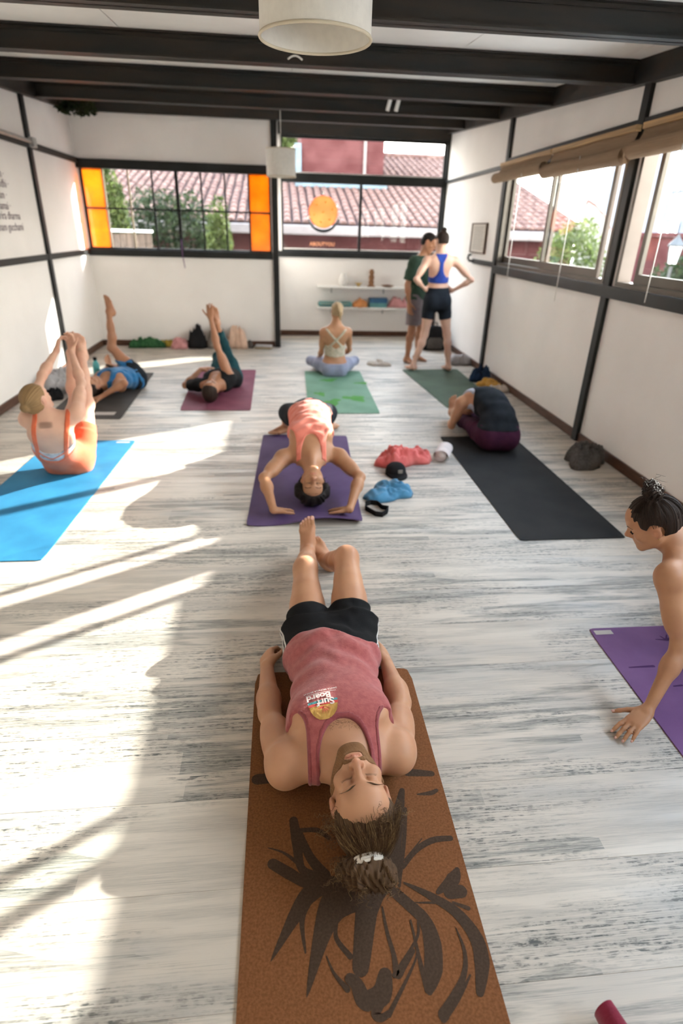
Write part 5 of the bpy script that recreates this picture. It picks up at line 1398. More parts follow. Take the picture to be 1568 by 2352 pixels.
mat('nail', (0.62, 0.36, 0.30), 0.3, noise=0.05, spec=0.5)
def add_nails(B, lst, name):
    for (p, d, u, r) in lst:
        m = MB(); l = np.cross(d, u); n, k = 8, 4
        for i in range(k + 1):
            ph = math.pi * i / k - math.pi / 2
            for j in range(n):
                a = 2 * math.pi * j / n; c_ = math.cos(ph)
                m.v.append(tuple(p + l * r * c_ * math.cos(a) + d * r * 1.35 * c_ * math.sin(a) + u * .0016 * math.sin(ph) - np.array(B.org)))
        for i in range(k):
            for j in range(n): m.f.append((i * n + j, i * n + (j + 1) % n, (i + 1) * n + (j + 1) % n, (i + 1) * n + j))
        m.build(name, 'nail', B.obj, smooth=True)

# ------------------------------------------------------------------ the lying man on the cork mat
cloth('tank_red', (0.33, 0.075, 0.075), (0.40, 0.105, 0.10), 60); cloth('trunks_black', (0.012, 0.012, 0.013)); cloth('stripe_white', (0.62, 0.60, 0.57)); cloth('hair_tie', (0.72, 0.66, 0.58))
cloth('orange_suit', (0.60, 0.115, 0.045), (0.68, 0.145, 0.06)); cloth('bra_marble', (0.60, 0.58, 0.60), (0.30, 0.29, 0.31), 26); cloth('coral_tank', (0.75, 0.20, 0.14), (0.80, 0.25, 0.18)); cloth('blue_top', (0.012, 0.12, 0.30), (0.018, 0.16, 0.36)); cloth('dark_short', (0.014, 0.017, 0.022)); cloth('teal_legging', (0.012, 0.045, 0.055), (0.02, 0.07, 0.08)); cloth('lilac_legging', (0.24, 0.26, 0.36), (0.29, 0.31, 0.42)); cloth('cream_bra', (0.55, 0.47, 0.36), (0.40, 0.36, 0.27), 30); cloth('forest_shirt', (0.035, 0.065, 0.045), (0.05, 0.085, 0.06)); cloth('mauve_short', (0.16, 0.125, 0.13), (0.20, 0.16, 0.165)); cloth('royal_bra', (0.008, 0.03, 0.22), (0.012, 0.045, 0.28)); cloth('plum_legging', (0.045, 0.012, 0.03), (0.065, 0.018, 0.04)); cloth('charcoal_top', (0.013, 0.015, 0.018), (0.02, 0.023, 0.027)); cloth('grey_strap', (0.33, 0.34, 0.40)); cloth('plum_bra', (0.09, 0.07, 0.12))

MJ = dict(pel=(.185, 1.92, .115), neck=(.178, 1.335, .140), mid=[(.183, 1.72, .130), (.178, 1.51, .142)], head=(.212, 1.150, .158), face=(-.10, .10, 1.0), hup=(.10, -1.0, .04), hs=(1.10,), zf=(.0068,),
          sL=(-.012, 1.325, .105), sR=(.362, 1.350, .110), eL=(-.070, 1.625, .060), eR=(.430, 1.640, .062), wL=(-.085, 1.885, .052), wR=(.418, 1.870, .052),
          hL=(.095, 1.925, .105), hR=(.275, 1.930, .105), kL=(.094, 2.355, .232), kR=(.288, 2.335, .298), aL=(.125, 2.775, .085), aR=(.222, 2.70, .070),
          hdL=(-.02, 1, -.10), pnL=(.75, .10, -.65), cuL=(.65, 1.0, .8), hdR=(.02, 1, -.05), pnR=(-.8, .1, -.5), cuR=(.3, .5, .4), thL=(.5, .75, .5), thR=(.3, .9, .3),
          fdL=(-.02, .10, 1), fuL=(0, -1, .1), fdR=(-.45, .55, .5), fuR=(-.2, -.8, .55), kfL=(0, -.2, 1), kfR=(0, -.2, 1))
# body axes: lying on the back, right hand towards +x
B = Body(MJ, 1.82, 'm', 1.0)
man = person_object(B, .0058, 'skin_fair', 'bearded man in a faded red tank top lying on the brown cork mat',
                    fine=[(1, .98, 1.31, .0030), (0, .10, .32, .0034), (2, .02, .32, .0042)], it=1)
g = B.grid; X, Y, Z = g.xyz()
lx, ly, lz = B.tl(X, Y, Z, .97)
T = B.Ftorso
sL_, sR_ = B.J['sL'], B.J['sR']
wr = wrinkle(X, Y, Z, [((.10, 1, .3), 70), ((-.25, 1, .1), 42), ((.35, 1, 0), 55)], .0080, 3) * np.clip((Y - 1.50) / .25, .15, 1)
body_t = B.Fcore
top = body_t - .007 - .017 * np.clip((Y - 1.74) / .10, 0, 1) + wr
# neck scoop in front, armholes at the sides
nz = lz
neck = (np.sqrt((lx / .083) ** 2 + ((nz - .06) / np.where(ly > .01, .105, .10)) ** 2) - 1) * .083
armx = .118 + .050 * np.clip((-nz - .02) / .09, 0, 1) ** 2 + .25 * np.clip((-nz - .085) / .05, 0, 1)
top = smax(top, -neck, .006); top = smax(top, np.abs(lx) - armx, .006); top = smax(top, nz - .085, .006)
hem = (Y - (1.872 + .030 * np.sin(X * 14 + .6) + .12 * np.clip(.11 - Z, -1, .12)))
top = smax(top, hem, .006)
for d_ in 'LR': top = smax(top, -(B.Farm[d_] - .001), .006)
garment(B, 'tank_top', top, 'tank_red')
cloth('tank_trim', (0.235, 0.045, 0.05), (0.28, 0.06, 0.065), 60)
trN = np.maximum(top - .0016, np.maximum(neck - .013, -nz - .16)); garment(B, 'neck_binding', trN, 'tank_trim')
for sg_ in (-1, 1):
    trA = np.maximum(np.maximum(top - .0016, (armx - np.abs(lx)) - .011), np.maximum(-nz - .115, -lx * sg_)); garment(B, 'armhole_binding', trA, 'tank_trim')
# trunks: hips and upper thighs, looser at the hem
aL_, LL = proj_along(X, Y, Z, B.J['hL'], B.J['kL']); aR_, LR = proj_along(X, Y, Z, B.J['hR'], B.J['kR'])
legs = np.minimum(B.Fleg['L'] + 10 * (aL_ > .26), B.Fleg['R'] + 10 * (aR_ > .24))
thL = B.Fleg['L'] - .010 - .030 * np.clip(aL_ / .10, 0, 1); thR = B.Fleg['R'] - .010 - .030 * np.clip(aR_ / .12, 0, 1)
thL = smax(thL, aL_ - .095, .005); thR = smax(thR, aR_ - .118, .005)
hips = smax(B.Fcore - .0115, 1.830 - Y, .004)
tr = smin(smin(hips, thL, .03), thR, .03) + wrinkle(X, Y, Z, [((.2, 1, .3), 90), ((-.6, 1, .2), 60)], .004, 5)
garment(B, 'trunks', tr, 'trunks_black')
# side stripes of the trunks: striped bands on the flanks
for sd, sgn in (('L', -1), ('R', 1)):
    for i in range(3):
        off = .018 + i * .026
        st_ = np.maximum(tr - .0025, np.abs(Z - (.075 + off)) - .0065)
        st_ = np.maximum(st_, (X * sgn - (B.J['h' + sd][0] * sgn + .050)) * -1); st_ = np.maximum(st_, np.maximum(1.87 - Y, Y - 2.06))
        garment(B, 'side_stripe', st_, 'stripe_white', 0)
add_nails(B, [t[1:] for t in B.nails], 'finger_nail'); add_nails(B, [t[1:] for t in B.toenails], 'toe_nail')
# hair: swept back to a bun, beard
keepm = lambda x, y, z: np.maximum(-(z - (.066 - 1.35 * np.clip(.048 - y, -.1, .12)) - .014 * np.cos(x * 42)), y - .070) * .8
bun = [Ell(B.W(-.030, -.052, .152), np.array((.046, .042, .034)) * B.hq, B.hx, .012), Ell(B.W(.012, -.060, .160), np.array((.036, .036, .032)) * B.hq, B.hx, .012), Ell(B.W(-.062, -.055, .135), np.array((.030, .034, .030)) * B.hq, B.hx, .012), Cone(B.W(-.015, -.040, .105), B.W(-.018, -.05, .145), .034 * B.hq, .026 * B.hq, .02)]
hair_cap(B, man, B.org, 'hair_brown', keepm, .012, .0030, bun, axis=((-.015, -.05, .14), (0, -.45, 1)), groove=.005, ng=46, lump=.006, taper=.013)
q = B.hq
m = MB(); 
for j in range(3):
    cc = B.W(-.018, -.047, .124 + .007 * j); ring = []
    for a in range(25):
        t = 2 * math.pi * a / 24; ring.append(tuple(cc + (B.hx[0] * math.cos(t) * .040 + (B.hx[1] * .95 + B.hx[2] * .25) * math.sin(t) * .038) * q - np.array(B.org)))
    m.tube(ring, .0050, 6, cap=False)
m.build('hair_tie', 'hair_tie', man, smooth=True)
rn = np.random.RandomState(4); lines = []
for i in range(420):
    a = rn.uniform(-1.35, 1.35); lift = rn.uniform(0, .005)
    P0 = []; t_a = rn.uniform(.10, .5); t_b = rn.uniform(.7, 1.0)
    for t in np.linspace(t_a, t_b, 9):
        el = (.30 + 1.05 * t) ; 
        x = .086 * math.sin(a) * (1 - .80 * t ** 2.2); yy = .078 * (1 - t) - .055 * t + .02 * math.sin(math.pi * t) - .06 * (1 - t) * abs(math.sin(a)) ; zz = .078 + .045 * math.sin(math.pi * t * .75) + .015 * t - .035 * (1 - t) * abs(a)
        d = V3(x, yy + .012, zz - .036); d = d / math.sqrt((d[0] / .087) ** 2 + (d[1] / .110) ** 2 + (d[2] / .093) ** 2)
        fl_ = lift * (1 + 1.5 * math.sin(5 * t + i)); w_ = .005 * math.sin(7 * t + i * 1.3)
        p = d * (1 + (fl_ + .002) / .09) + V3(w_, -.012, .036)
        P0.append(tuple(B.W(*p) - np.array(B.org)))
    lines.append(P0)
for i in range(330):    # loose curls around temples, ears and bun
    base_ = [(.072, .01, .06), (-.072, .01, .055), (-.065, -.05, .140), (.02, .060, .095), (-.03, -.06, .165), (.015, -.055, .17), (-.075, -.045, .12), (-.078, -.03, .03)][i % 8]
    b0 = V3(*base_) + rn.normal(size=3) * V3(.013, .016, .014); dr = nrm(V3(base_[0] * 1.5, rn.normal() * .05, base_[2] - .03) + rn.normal(size=3) * .04); P0 = []; fr = rn.uniform(1.5, 3.4); rad = rn.uniform(.004, .010); s1 = nrm(np.cross(dr, rn.normal(size=3))); s2 = np.cross(dr, s1); L_ = rn.uniform(.018, .045)
    for t in np.linspace(0, 1, 12): P0.append(tuple(B.W(*(b0 + dr * L_ * t + (s1 * math.cos(fr * 6.28 * t) + s2 * math.sin(fr * 6.28 * t)) * rad * t)) - np.array(B.org)))
    lines.append(P0)
strands('hair_strands', lines[::3], .00065, 'hair_honey', man); strands('hair_strands', lines[1::3] + lines[2::3], .0007, 'hair_brown', man)
# beard, moustache and brows: short whiskers rooted on the skin, plus a thin under-layer
kb = lambda x, y, z: np.maximum(z + .030 + .45 * np.clip(y - .035, 0, 1), .012 - y) * .8
gq = Grid(B.W(0, .02, -.05) - .10 * q, B.W(0, .02, -.05) + .10 * q, .0034); Xb, Yb, Zb = gq.xyz(); xb, yb, zb = B.hl(Xb, Yb, Zb)
Hd = smin(field(gq, B.g['head'], .02), field(gq, B.g['neck'], .03), .02)
cut = np.maximum(zb - (-.036 - .55 * np.clip(yb - .045, 0, .05)), -zb - .128); cut = np.maximum(cut, .002 - yb)
mouth = (np.sqrt((xb / .026) ** 2 + ((yb - .10) / .03) ** 2 + ((zb + .067) / .011) ** 2) - 1) * .011
must = np.maximum(np.abs(zb + .0515 + 8 * xb ** 2) - .0055, np.abs(xb) - .030)
cut = np.minimum(cut, np.maximum(must, .06 - yb)); cut = np.maximum(cut, -mouth)
bd = smax(Hd - .0026 - .0012 * np.sin(xb * 900) * np.sin(zb * 800 + yb * 300), (cut * q).astype(np.float32), .003)
hairm('beard', (0.16, 0.075, 0.032), (0.30, 0.155, 0.07))
iso_object('beard', bd.astype(np.float32), gq, 'beard', man, B.org, 0, {'flow': lambda V: V[:, 0] * 900 + V[:, 1] * 400})
lines = []
for g_ in (-1, 1):
    for i in range(26):
        t = i / 25; b0 = V3(g_ * (.014 + .034 * t), .099 - .020 * t ** 1.5, .0245 + .006 * math.sin(math.pi * t)); lines.append([tuple(B.W(*(b0 + V3(g_ * .010 * k_, .001 * k_, .003 * k_ * (1 - t)))) - np.array(B.org)) for k_ in (0, .5, 1)])
    for i in range(16):
        t = i / 15; b0 = V3(g_ * (.020 + .023 * t), .0900 - .010 * t, -.003 - .0015 * math.sin(math.pi * t)); lines.append([tuple(B.W(*(b0 + V3(g_ * (t - .4) * .008 * k_, .0045 * k_ - .001 * k_ * k_, -.0035 * k_ - .001 * rn.rand()))) - np.array(B.org)) for k_ in (0, .5, 1)])
strands('brows_and_lashes', lines, .0006, 'hair_brown', man)
# fine chest hair
lines = []
for i in range(260):
    x0 = rn.normal() * .030; y0 = rn.uniform(1.36, 1.45)
    p = V3(.178 + x0, y0, 0); z_ = None
    col = B.D[np.searchsorted(g.c[0], p[0]), np.searchsorted(g.c[1], p[1]), :]; kk = np.nonzero(col < 0)[0]
    if len(kk) == 0: continue
    zt = g.c[2][kk.max()] + .003
    a = rn.rand() * 6.28; lines.append([tuple(V3(p[0] + .010 * t * math.cos(a), p[1] + .010 * t * math.sin(a), zt + .005 * t * (1 - t)) - np.array(B.org)) for t in (0, .5, 1)])
strands('chest_hair', lines, .0004, 'hair_brown', man)
# printed emblem on the shirt
mat('print_white', (0.55, 0.45, 0.43), 0.8, noise=0.1, nscale=60); mat('print_gold', (0.50, 0.28, 0.07), 0.8, noise=0.1, nscale=60); mat('print_red', (0.55, 0.07, 0.06), 0.8, noise=0.1); mat('print_teal', (0.06, 0.22, 0.24), 0.8, noise=0.1)
# print coordinates: u along the man's right-to-left reading direction (upside down for the viewer), v towards his neck
shirt_V = None
def drape(me_or_pts, lift):
    out = []
    for (x, y) in me_or_pts:
        ix = min(np.searchsorted(g.c[0], x), g.shape[0] - 1); iy = min(np.searchsorted(g.c[1], y), g.shape[1] - 1)
        col = top[ix, iy, :]; kk = np.nonzero(col < 0)[0]
        if len(kk) == 0: out.append(.25); continue
        k1 = kk.max(); v0, v1 = col[k1], col[min(k1 + 1, len(col) - 1)]; t = v0 / (v0 - v1) if v1 != v0 else 0
        out.append(float(g.c[2][k1] + t * (g.c[2][min(k1 + 1, len(col) - 1)] - g.c[2][k1]) + lift))
    return out
PC = onz(742, 1628, .255)
def to_shirt(u, v): 
    a = .10; return PC[0] - (u * math.cos(a) - v * math.sin(a)), PC[1] - (u * math.sin(a) + v * math.cos(a))
def print_mesh(name, pts2d, faces, material, lift=.0022):
    xy = [to_shirt(u, v) for u, v in pts2d]; zz = drape(xy, lift); m = MB()
    m.v = [(x - B.org[0], y_ - B.org[1], z) for (x, y_), z in zip(xy, zz)]; m.f = [tuple(f) for f in faces]; m.build(name, material, man, smooth=True)
def strip(v0f, v1f, u0, u1, n=32, mrow=10):
    pts = []
    for i in range(n + 1):
        u = u0 + (u1 - u0) * i / n; pts += [(u, v0f(u) + (v1f(u) - v0f(u)) * j / mrow) for j in range(mrow + 1)]
    k = mrow + 1
    return pts, [(k * i + j, k * i + j + 1, k * (i + 1) + j + 1, k * (i + 1) + j) for i in range(n) for j in range(mrow)]
arc = lambda u: .052 * math.sqrt(max(0, 1 - (u / .048) ** 2)) + .0
pts, fs = strip(lambda u: .004, lambda u: max(.004, arc(u)), -.048, .048); print_mesh('sun_emblem', pts, fs, 'print_gold')
pts, fs = strip(lambda u: -.006, lambda u: .0035, -.050, .050); print_mesh('red_band', pts, fs, 'print_red')
pts, fs = strip(lambda u: -.016, lambda u: -.0065, -.050, .050); print_mesh('teal_band', pts, fs, 'print_teal')
for k in range(9):
    a = math.radians(18 + k * 18); c_, s_ = math.cos(a), math.sin(a); print_mesh('palm_leaf', [(0, .008), (.010 * c_ - .002 * s_, .008 + .010 * s_ + .002 * c_), (.028 * c_, .008 + .028 * s_), (.010 * c_ + .002 * s_, .008 + .010 * s_ - .002 * c_)], [(0, 1, 2, 3)], 'print_red', .0030)
def print_text(txt, size, u0, v0, material, name, slant=0, bold=.0):
    me = text_mesh(txt, size, name, material, 0.0, bold); bm = bmesh.new(); bm.from_mesh(me); w = max(v.co.x for v in bm.verts)
    P2 = [(u0 - w / 2 + v.co.x, v0 + v.co.y + slant * v.co.x) for v in bm.verts]; xy = [to_shirt(u, v) for u, v in P2]; zz = drape(xy, .0034)
    for v, (x, y_), z in zip(bm.verts, xy, zz): v.co = (x - B.org[0], y_ - B.org[1], z)
    bm.to_mesh(me); bm.free(); o = bpy.data.objects.new(name, me); COL.objects.link(o); o.parent = man
print_text('Surf', .036, -.008, -.018, 'print_white', 'shirt_lettering', 0, .0012); print_text('Board', .034, .010, -.044, 'print_white', 'shirt_lettering', 0, .0012); print_text('SANTA MONICA BEACH', .0105, .0, -.062, 'print_white', 'shirt_lettering', 0, .0003)
pts, fs = strip(lambda u: -.0505, lambda u: -.0485, -.052, .052); print_mesh('underline', pts, fs, 'print_white')

# ------------------------------------------------------------------ helpers for the other people
def torso_g(B, off, t0, t1, k=.006):
    X, Y, Z = B.grid.xyz(); a, L = proj_along(X, Y, Z, B.J['pel'], B.J['neck']); t = a / L
    D = B.Fcore - off; D = smax(D, (t0 - t) * L, k); return smax(D, (t - t1) * L, k)
def leg_g(B, d, off, amax, flare=0.0, shank=None):
    X, Y, Z = B.grid.xyz(); a, L = proj_along(X, Y, Z, B.J['h' + d], B.J['k' + d]); D = B.Fleg[d] - off - flare * np.clip(a / amax, 0, 1)
    if shank is None: return smax(D, a - amax, .005)
    b, L2 = proj_along(X, Y, Z, B.J['k' + d], B.J['a' + d]); return smax(D, b - shank * L2, .005)
def arm_g(B, d, off, amax, flare=0.0):
    X, Y, Z = B.grid.xyz(); a, L = proj_along(X, Y, Z, B.J['s' + d], B.J['e' + d]); return smax(B.Farm[d] - off - flare * np.clip(a / amax, 0, 1), a - amax, .005)
def tank(B, off, neck_w, neck_d, back_d, arm_x, t0, amp=.003, seed=1, wd=None, arm_low=.16):
    X, Y, Z = B.grid.xyz(); lx, ly, nz = B.tl(X, Y, Z, .97); D = B.Fcore - off + wrinkle(X, Y, Z, wd or [((.2, 1, .3), 70), ((-.4, 1, .5), 100)], amp, seed)
    a, L = proj_along(X, Y, Z, B.J['pel'], B.J['neck'])
    nk = (np.sqrt((lx / neck_w) ** 2 + ((nz - .06) / np.where(ly > .0, neck_d, back_d)) ** 2) - 1) * neck_w
    ax_ = arm_x + .05 * np.clip((-nz - .05) / .11, 0, 1) ** 2 + .3 * np.clip((-nz - arm_low) / .05, 0, 1)
    D = smax(D, -nk, .006); D = smax(D, np.abs(lx) - ax_, .006); D = smax(D, nz - .08, .006)
    for d_ in 'LR': D = smax(D, -(B.Farm[d_] - .001), .006)
    return smax(D, t0 * L - a, .006)
def bare(B, extra=None): return person_object
fullcap = lambda hl0, slope=1.0: (lambda x, y, z: np.maximum(-(z - hl0 + slope * np.clip(.05 - y, -.2, .2)), y - .085) * .8)

# ------------------------------------------------------------------ woman with a bun reaching to the floor, right edge
sl = ony(1536, 1322, 1.72)
J = dict(zf=(.001,), pel=(2.02, 1.83, .30), neck=(1.590, 1.87, .605), mid=[(1.82, 1.85, .50)], head=tuple(ony(1500, 1200, 1.88)), face=(-.66, .42, -.58), hup=(-.50, .12, .84),
         sL=tuple(sl), sR=(1.66, 2.06, .60), eL=tuple(ony(1560, 1490, 1.62)), wL=tuple(onz(1487, 1632, .085)), eR=(1.88, 2.20, .36), wR=(1.98, 2.16, .13),
         hL=(2.02, 1.73, .28), hR=(2.04, 1.93, .28), kL=(1.93, 1.58, .075), kR=(1.95, 2.02, .075), aL=(2.30, 1.60, .06), aR=(2.32, 2.02, .06),
         hdL=(-.88, -.42, -.34), pnL=(.05, .06, -1), cuL=(.05, .30, .15), spL=(.10,), thL=(.78, .58, .15), hdR=(-.9, 0, -.2), pnR=(0, 0, -1), fdL=(1, 0, -.1), fuL=(0, 0, -1), fdR=(1, 0, -.1), fuR=(0, 0, -1))
B = Body(J, 1.68, 'f', 1.0)
w2 = person_object(B, .0062, 'skin_tan', 'woman with a dark top bun reaching one hand to the floor at the right edge', fine=[(0, 1.18, 1.60, .0042), (1, 1.38, 1.62, .0044), (2, .0, .12, .0042)])
X, Y, Z = B.grid.xyz(); lx, ly, nz = B.tl(X, Y, Z, .97)
t = torso_g(B, .006, .2, .66); stp = np.maximum(B.Ftorso - .005, np.abs(np.abs(lx) - .075) - .011); stp = np.maximum(stp, np.maximum(-nz - .22, nz - .07)); garment(B, 'sports_top', np.minimum(t, stp), 'plum_bra')
lg = smin(smin(torso_g(B, .006, -.3, .24), leg_g(B, 'L', .006, 1, shank=.9), .03), leg_g(B, 'R', .006, 1, shank=.9), .03); garment(B, 'leggings', lg, 'dark_short')
kp = lambda x, y, z: np.maximum(-(z + .040 - 1.05 * np.clip(y + .012, 0, .14)), y - .082) * .8
bn = [Ell(B.W(-.012, -.045, .150), np.array((.040, .034, .030)) * B.hq, B.hx, .015), Ell(B.W(.022, -.040, .165), np.array((.026, .030, .024)) * B.hq, B.hx, .015), Ell(B.W(-.03, -.03, .162), np.array((.022, .026, .022)) * B.hq, B.hx, .015), Cone(B.W(0, -.03, .105), B.W(0, -.04, .14), .034 * B.hq, .028 * B.hq, .02)]
hair_cap(B, w2, B.org, 'hair_dark', kp, .013, .0036, bn, axis=((0, -.04, .14), (0, -.35, 1)), groove=.007, ng=26, lump=.006)
add_nails(B, [t[1:] for t in B.nails if t[0] == 'L'], 'finger_nail')
rn = np.random.RandomState(9); lines = []
for i in range(160):
    a = rn.uniform(-3.1, 3.1); P0 = []
    for tt in np.linspace(0, 1, 8):
        el = -.15 + 1.5 * tt; d = V3(math.sin(a) * math.cos(el), math.cos(a) * math.cos(el), math.sin(el)); lift = 1.0 + rn.uniform(-.005, .012) + .05 * math.sin(tt * 6 + i) * .3
        p = d * np.array((.088, .111, .094)) * lift + V3(0, -.012, .036)
        if p[2] < .045 + (.9 * (p[1] - .0) if p[1] > 0 else -.06): continue
        P0.append(tuple(B.W(*p) - np.array(B.org)))
    if len(P0) > 3: lines.append(P0)
for i in range(50):
    b0 = V3(rn.normal() * .03, -.045 + rn.normal() * .02, .165 + rn.normal() * .02); dr = nrm(rn.normal(size=3)); P0 = [tuple(B.W(*(b0 + dr * .03 * u + V3(.006 * math.sin(5 * u + i), .006 * math.cos(4 * u), 0))) - np.array(B.org)) for u in np.linspace(0, 1, 8)]; lines.append(P0)
strands('hair_strands', lines, .0008, 'hair_dark', w2)
m = MB(); pe = B.W(-.083, -.006, -.036) - np.array(B.org); m.lathe([(.0001, -.003), (.003, 0), (.0001, .003)], c=tuple(pe), n=10); m.build('ear_stud', 'brass', w2, smooth=True)
lines = []
for i in range(22):
    tt = i / 21; b0 = V3(-(.014 + .034 * tt), .098 - .020 * tt ** 1.5, .0235 + .006 * math.sin(math.pi * tt)); lines.append([tuple(B.W(*(b0 + V3(-.010 * k_, .001 * k_, .003 * k_ * (1 - tt)))) - np.array(B.org)) for k_ in (0, .5, 1)])
    b0 = V3(-(.020 + .023 * tt), .0905 - .010 * tt, -.002); lines.append([tuple(B.W(*(b0 + V3(-.003 * k_, .007 * k_, -.006 * k_))) - np.array(B.org)) for k_ in (0, .5, 1)])
strands('brows_and_lashes', lines, .0010, 'hair_dark', w2)

# ------------------------------------------------------------------ person in coral in a backbend on the purple mat
J = dict(zf=(.0072,), pel=(.210, 4.385, .400), neck=(.195, 3.815, .255), mid=[(.206, 4.20, .425), (.200, 4.00, .370)], head=(.190, 3.545, .155), face=(.02, -.80, .42), hup=(-.02, -.42, -.80),
         sL=(.005, 3.855, .235), sR=(.390, 3.855, .240), eL=tuple(ony(607, 1098, 3.62)), eR=tuple(ony(826, 1096, 3.62)), wL=tuple(onz(628, 1172, .065)), wR=tuple(onz(803, 1170, .065)),
         hL=(.120, 4.40, .365), hR=(.300, 4.40, .365), kL=(.025, 4.78, .285), kR=(.40, 4.78, .285), aL=(.035, 5.10, .08), aR=(.42, 5.14, .08),
         hdL=(.50, .75, -.30), pnL=(0, -.25, -1), cuL=(.05, .25, .2), spL=(.28,), hdR=(-.50, .75, -.30), pnR=(0, -.25, -1), cuR=(.05, .25, .2), spR=(.28,), thL=(.9, .3, .1), thR=(.9, .3, .1),
         fdL=(-.85, -.50, 0), fuL=(0, 0, 1), fdR=(.6, .75, 0), fuR=(0, 0, 1))
B = Body(J, 1.72, 'm', .93)
cor = person_object(B, .0066, 'skin_tan', 'person in a coral tank top arched backwards with head on the purple mat', fine=[(1, 3.38, 3.72, .0046), (0, .08, .30, .0046), (2, .0, .30, .0052)])
tk = tank(B, .007, .072, .155, .10, .105, .02, .005, 2, [((.3, 1, .2), 60), ((-.6, 1, .4), 95)]); garment(B, 'tank_top', tk, 'coral_tank')
X, Y, Z = B.grid.xyz()
sh = smin(smin(torso_g(B, .009, -.3, .12), leg_g(B, 'L', .012, .33, .012), .03), leg_g(B, 'R', .012, .33, .012), .03); garment(B, 'shorts', sh, 'dark_short')
kp = lambda x, y, z: np.maximum(-(z - .050 + 1.15 * np.clip(.055 - y, -.2, .14)), y - .082) * .8
hair_cap(B, cor, B.org, 'hair_black', kp, .034, .0046, [Ell(B.W(g_ * .085, -.02, .02 + .04 * k_), np.array((.038, .05, .038)) * B.hq, B.hx, .02) for g_ in (-1, 1) for k_ in (0, 1)], groove=.012, ng=17)
rn = np.random.RandomState(19); lines = []
for i in range(110):
    d = nrm(rn.normal(size=3) * V3(1, .8, .6) + V3(0, -.4, .5)); b0 = d * V3(.095, .115, .10) + V3(0, -.012, .036); P0 = [tuple(B.W(*(b0 + d * .028 * u + V3(.008 * math.sin(4 * u + i), .006 * math.cos(3 * u + i), -.01 * u))) - np.array(B.org)) for u in np.linspace(0, 1, 7)]; lines.append(P0)
strands('hair_strands', lines, .0016, 'hair_black', cor)
lines = []
for g_ in (-1, 1):
    for i in range(20):
        tt = i / 19; b0 = V3(g_ * (.013 + .036 * tt), .100 - .020 * tt ** 1.5, .0245 + .006 * math.sin(math.pi * tt)); lines.append([tuple(B.W(*(b0 + V3(g_ * .010 * k_, .001 * k_, .003 * k_ * (1 - tt)))) - np.array(B.org)) for k_ in (0, .5, 1)])
        b0 = V3(g_ * (.020 + .023 * tt), .0905 - .010 * tt, -.001); lines.append([tuple(B.W(*(b0 + V3(g_ * .003 * k_, .005 * k_, -.003 * k_))) - np.array(B.org)) for k_ in (0, .5, 1)])
strands('brows_and_lashes', lines, .0016, 'hair_black', cor)

# ------------------------------------------------------------------ woman in orange holding her toes, blue mat
J = dict(zf=(.0072,), pel=(-1.605, 4.235, .115), neck=tuple(ony(118, 968, 3.93)), mid=[(-1.63, 4.075, .225)], head=tuple(ony(84, 918, 3.97)), face=(.30, .86, .36), hup=(-.25, -.30, .92), 
         sL=tuple(ony(62, 965, 3.98)), sR=tuple(ony(176, 950, 3.99)), eL=tuple(ony(97, 862, 4.30)), eR=tuple(ony(186, 880, 4.27)), wL=tuple(ony(129, 806, 4.54)), wR=tuple(ony(163, 806, 4.53)),
         hL=(-1.69, 4.26, .115), hR=(-1.515, 4.265, .115), kL=tuple(ony(176, 922, 4.53)), kR=tuple(ony(199, 928, 4.52)), aL=tuple(ony(163, 812, 4.67)), aR=tuple(ony(187, 815, 4.67)),
         hdL=(.25, .35, .9), pnL=(.9, .2, -.2), cuL=(.5, .8, .7), hdR=(.05, .45, .9), pnR=(-.2, -.3, .3), cuR=(.5, .8, .7), fdL=(-.05, .10, 1), fuL=(0, -1, .1), fdR=(-.08, .10, 1), fuR=(0, -1, .1))
B = Body(J, 1.66, 'f', 1.04)
for k_ in ('s', 'e', 'w'): pass
org_ink = np.array(ony(103, 978, 3.86))
ora = person_object(B, .0070, 'skin_pale', 'blonde woman in an orange bodysuit balancing with raised legs on the blue mat', fine=None,
                    ink=lambda V: np.clip(1.2 - ((V[:, 0] - org_ink[0]) / .045) ** 4 - ((V[:, 2] - org_ink[2]) / .022) ** 4, 0, 1) * .55 * (V[:, 1] < 3.96))
X, Y, Z = B.grid.xyz(); lx, ly, nz = B.tl(X, Y, Z, .97)
a, L = proj_along(X, Y, Z, B.J['pel'], B.J['neck']); tt = a / L
low = smax(B.Fcore - .0085, (tt - (.42 + .9 * np.maximum(0, np.abs(lx) - .04) * 1.2)) * L, .006)
strap = np.maximum(B.Ftorso - .0065, np.abs(np.abs(lx) - (.092 + .02 * np.clip(tt - .6, 0, .4))) - .016); strap = np.maximum(strap, .2 - tt)
cross = np.maximum(B.Ftorso - .0065, np.abs(np.abs(lx) * .62 + (tt - .47) * L * -1.0 + .0) - .012); cross = np.maximum(cross, np.maximum(np.abs(lx) - .095, ly + .01))
front = np.maximum(B.Ftorso - .0065, np.maximum(.02 - ly, tt - .78))
suit = np.minimum(np.minimum(low, strap), np.minimum(cross, front)); suit = smin(smin(suit, leg_g(B, 'L', .0075, .245), .02), leg_g(B, 'R', .0075, .245), .02)
garment(B, 'bodysuit', suit, 'orange_suit')
bra = smax(B.Ftorso - .0045, (.40 - tt) * L, .005); bra = smax(bra, (tt - (.60 + 1.6 * np.maximum(0, np.abs(lx) - .055))) * L, .005); bra = smax(bra, (tt - .82) * L, .005); garment(B, 'sports_bra', bra, 'bra_marble')
kp = lambda x, y, z: np.maximum(-(z - .045 + 1.15 * np.clip(.05 - y, -.2, .14)), y - .080) * .8
bn = [Ell(B.W(-.012, -.125, .012), np.array((.034, .026, .034)) * B.hq, B.hx, .015)]
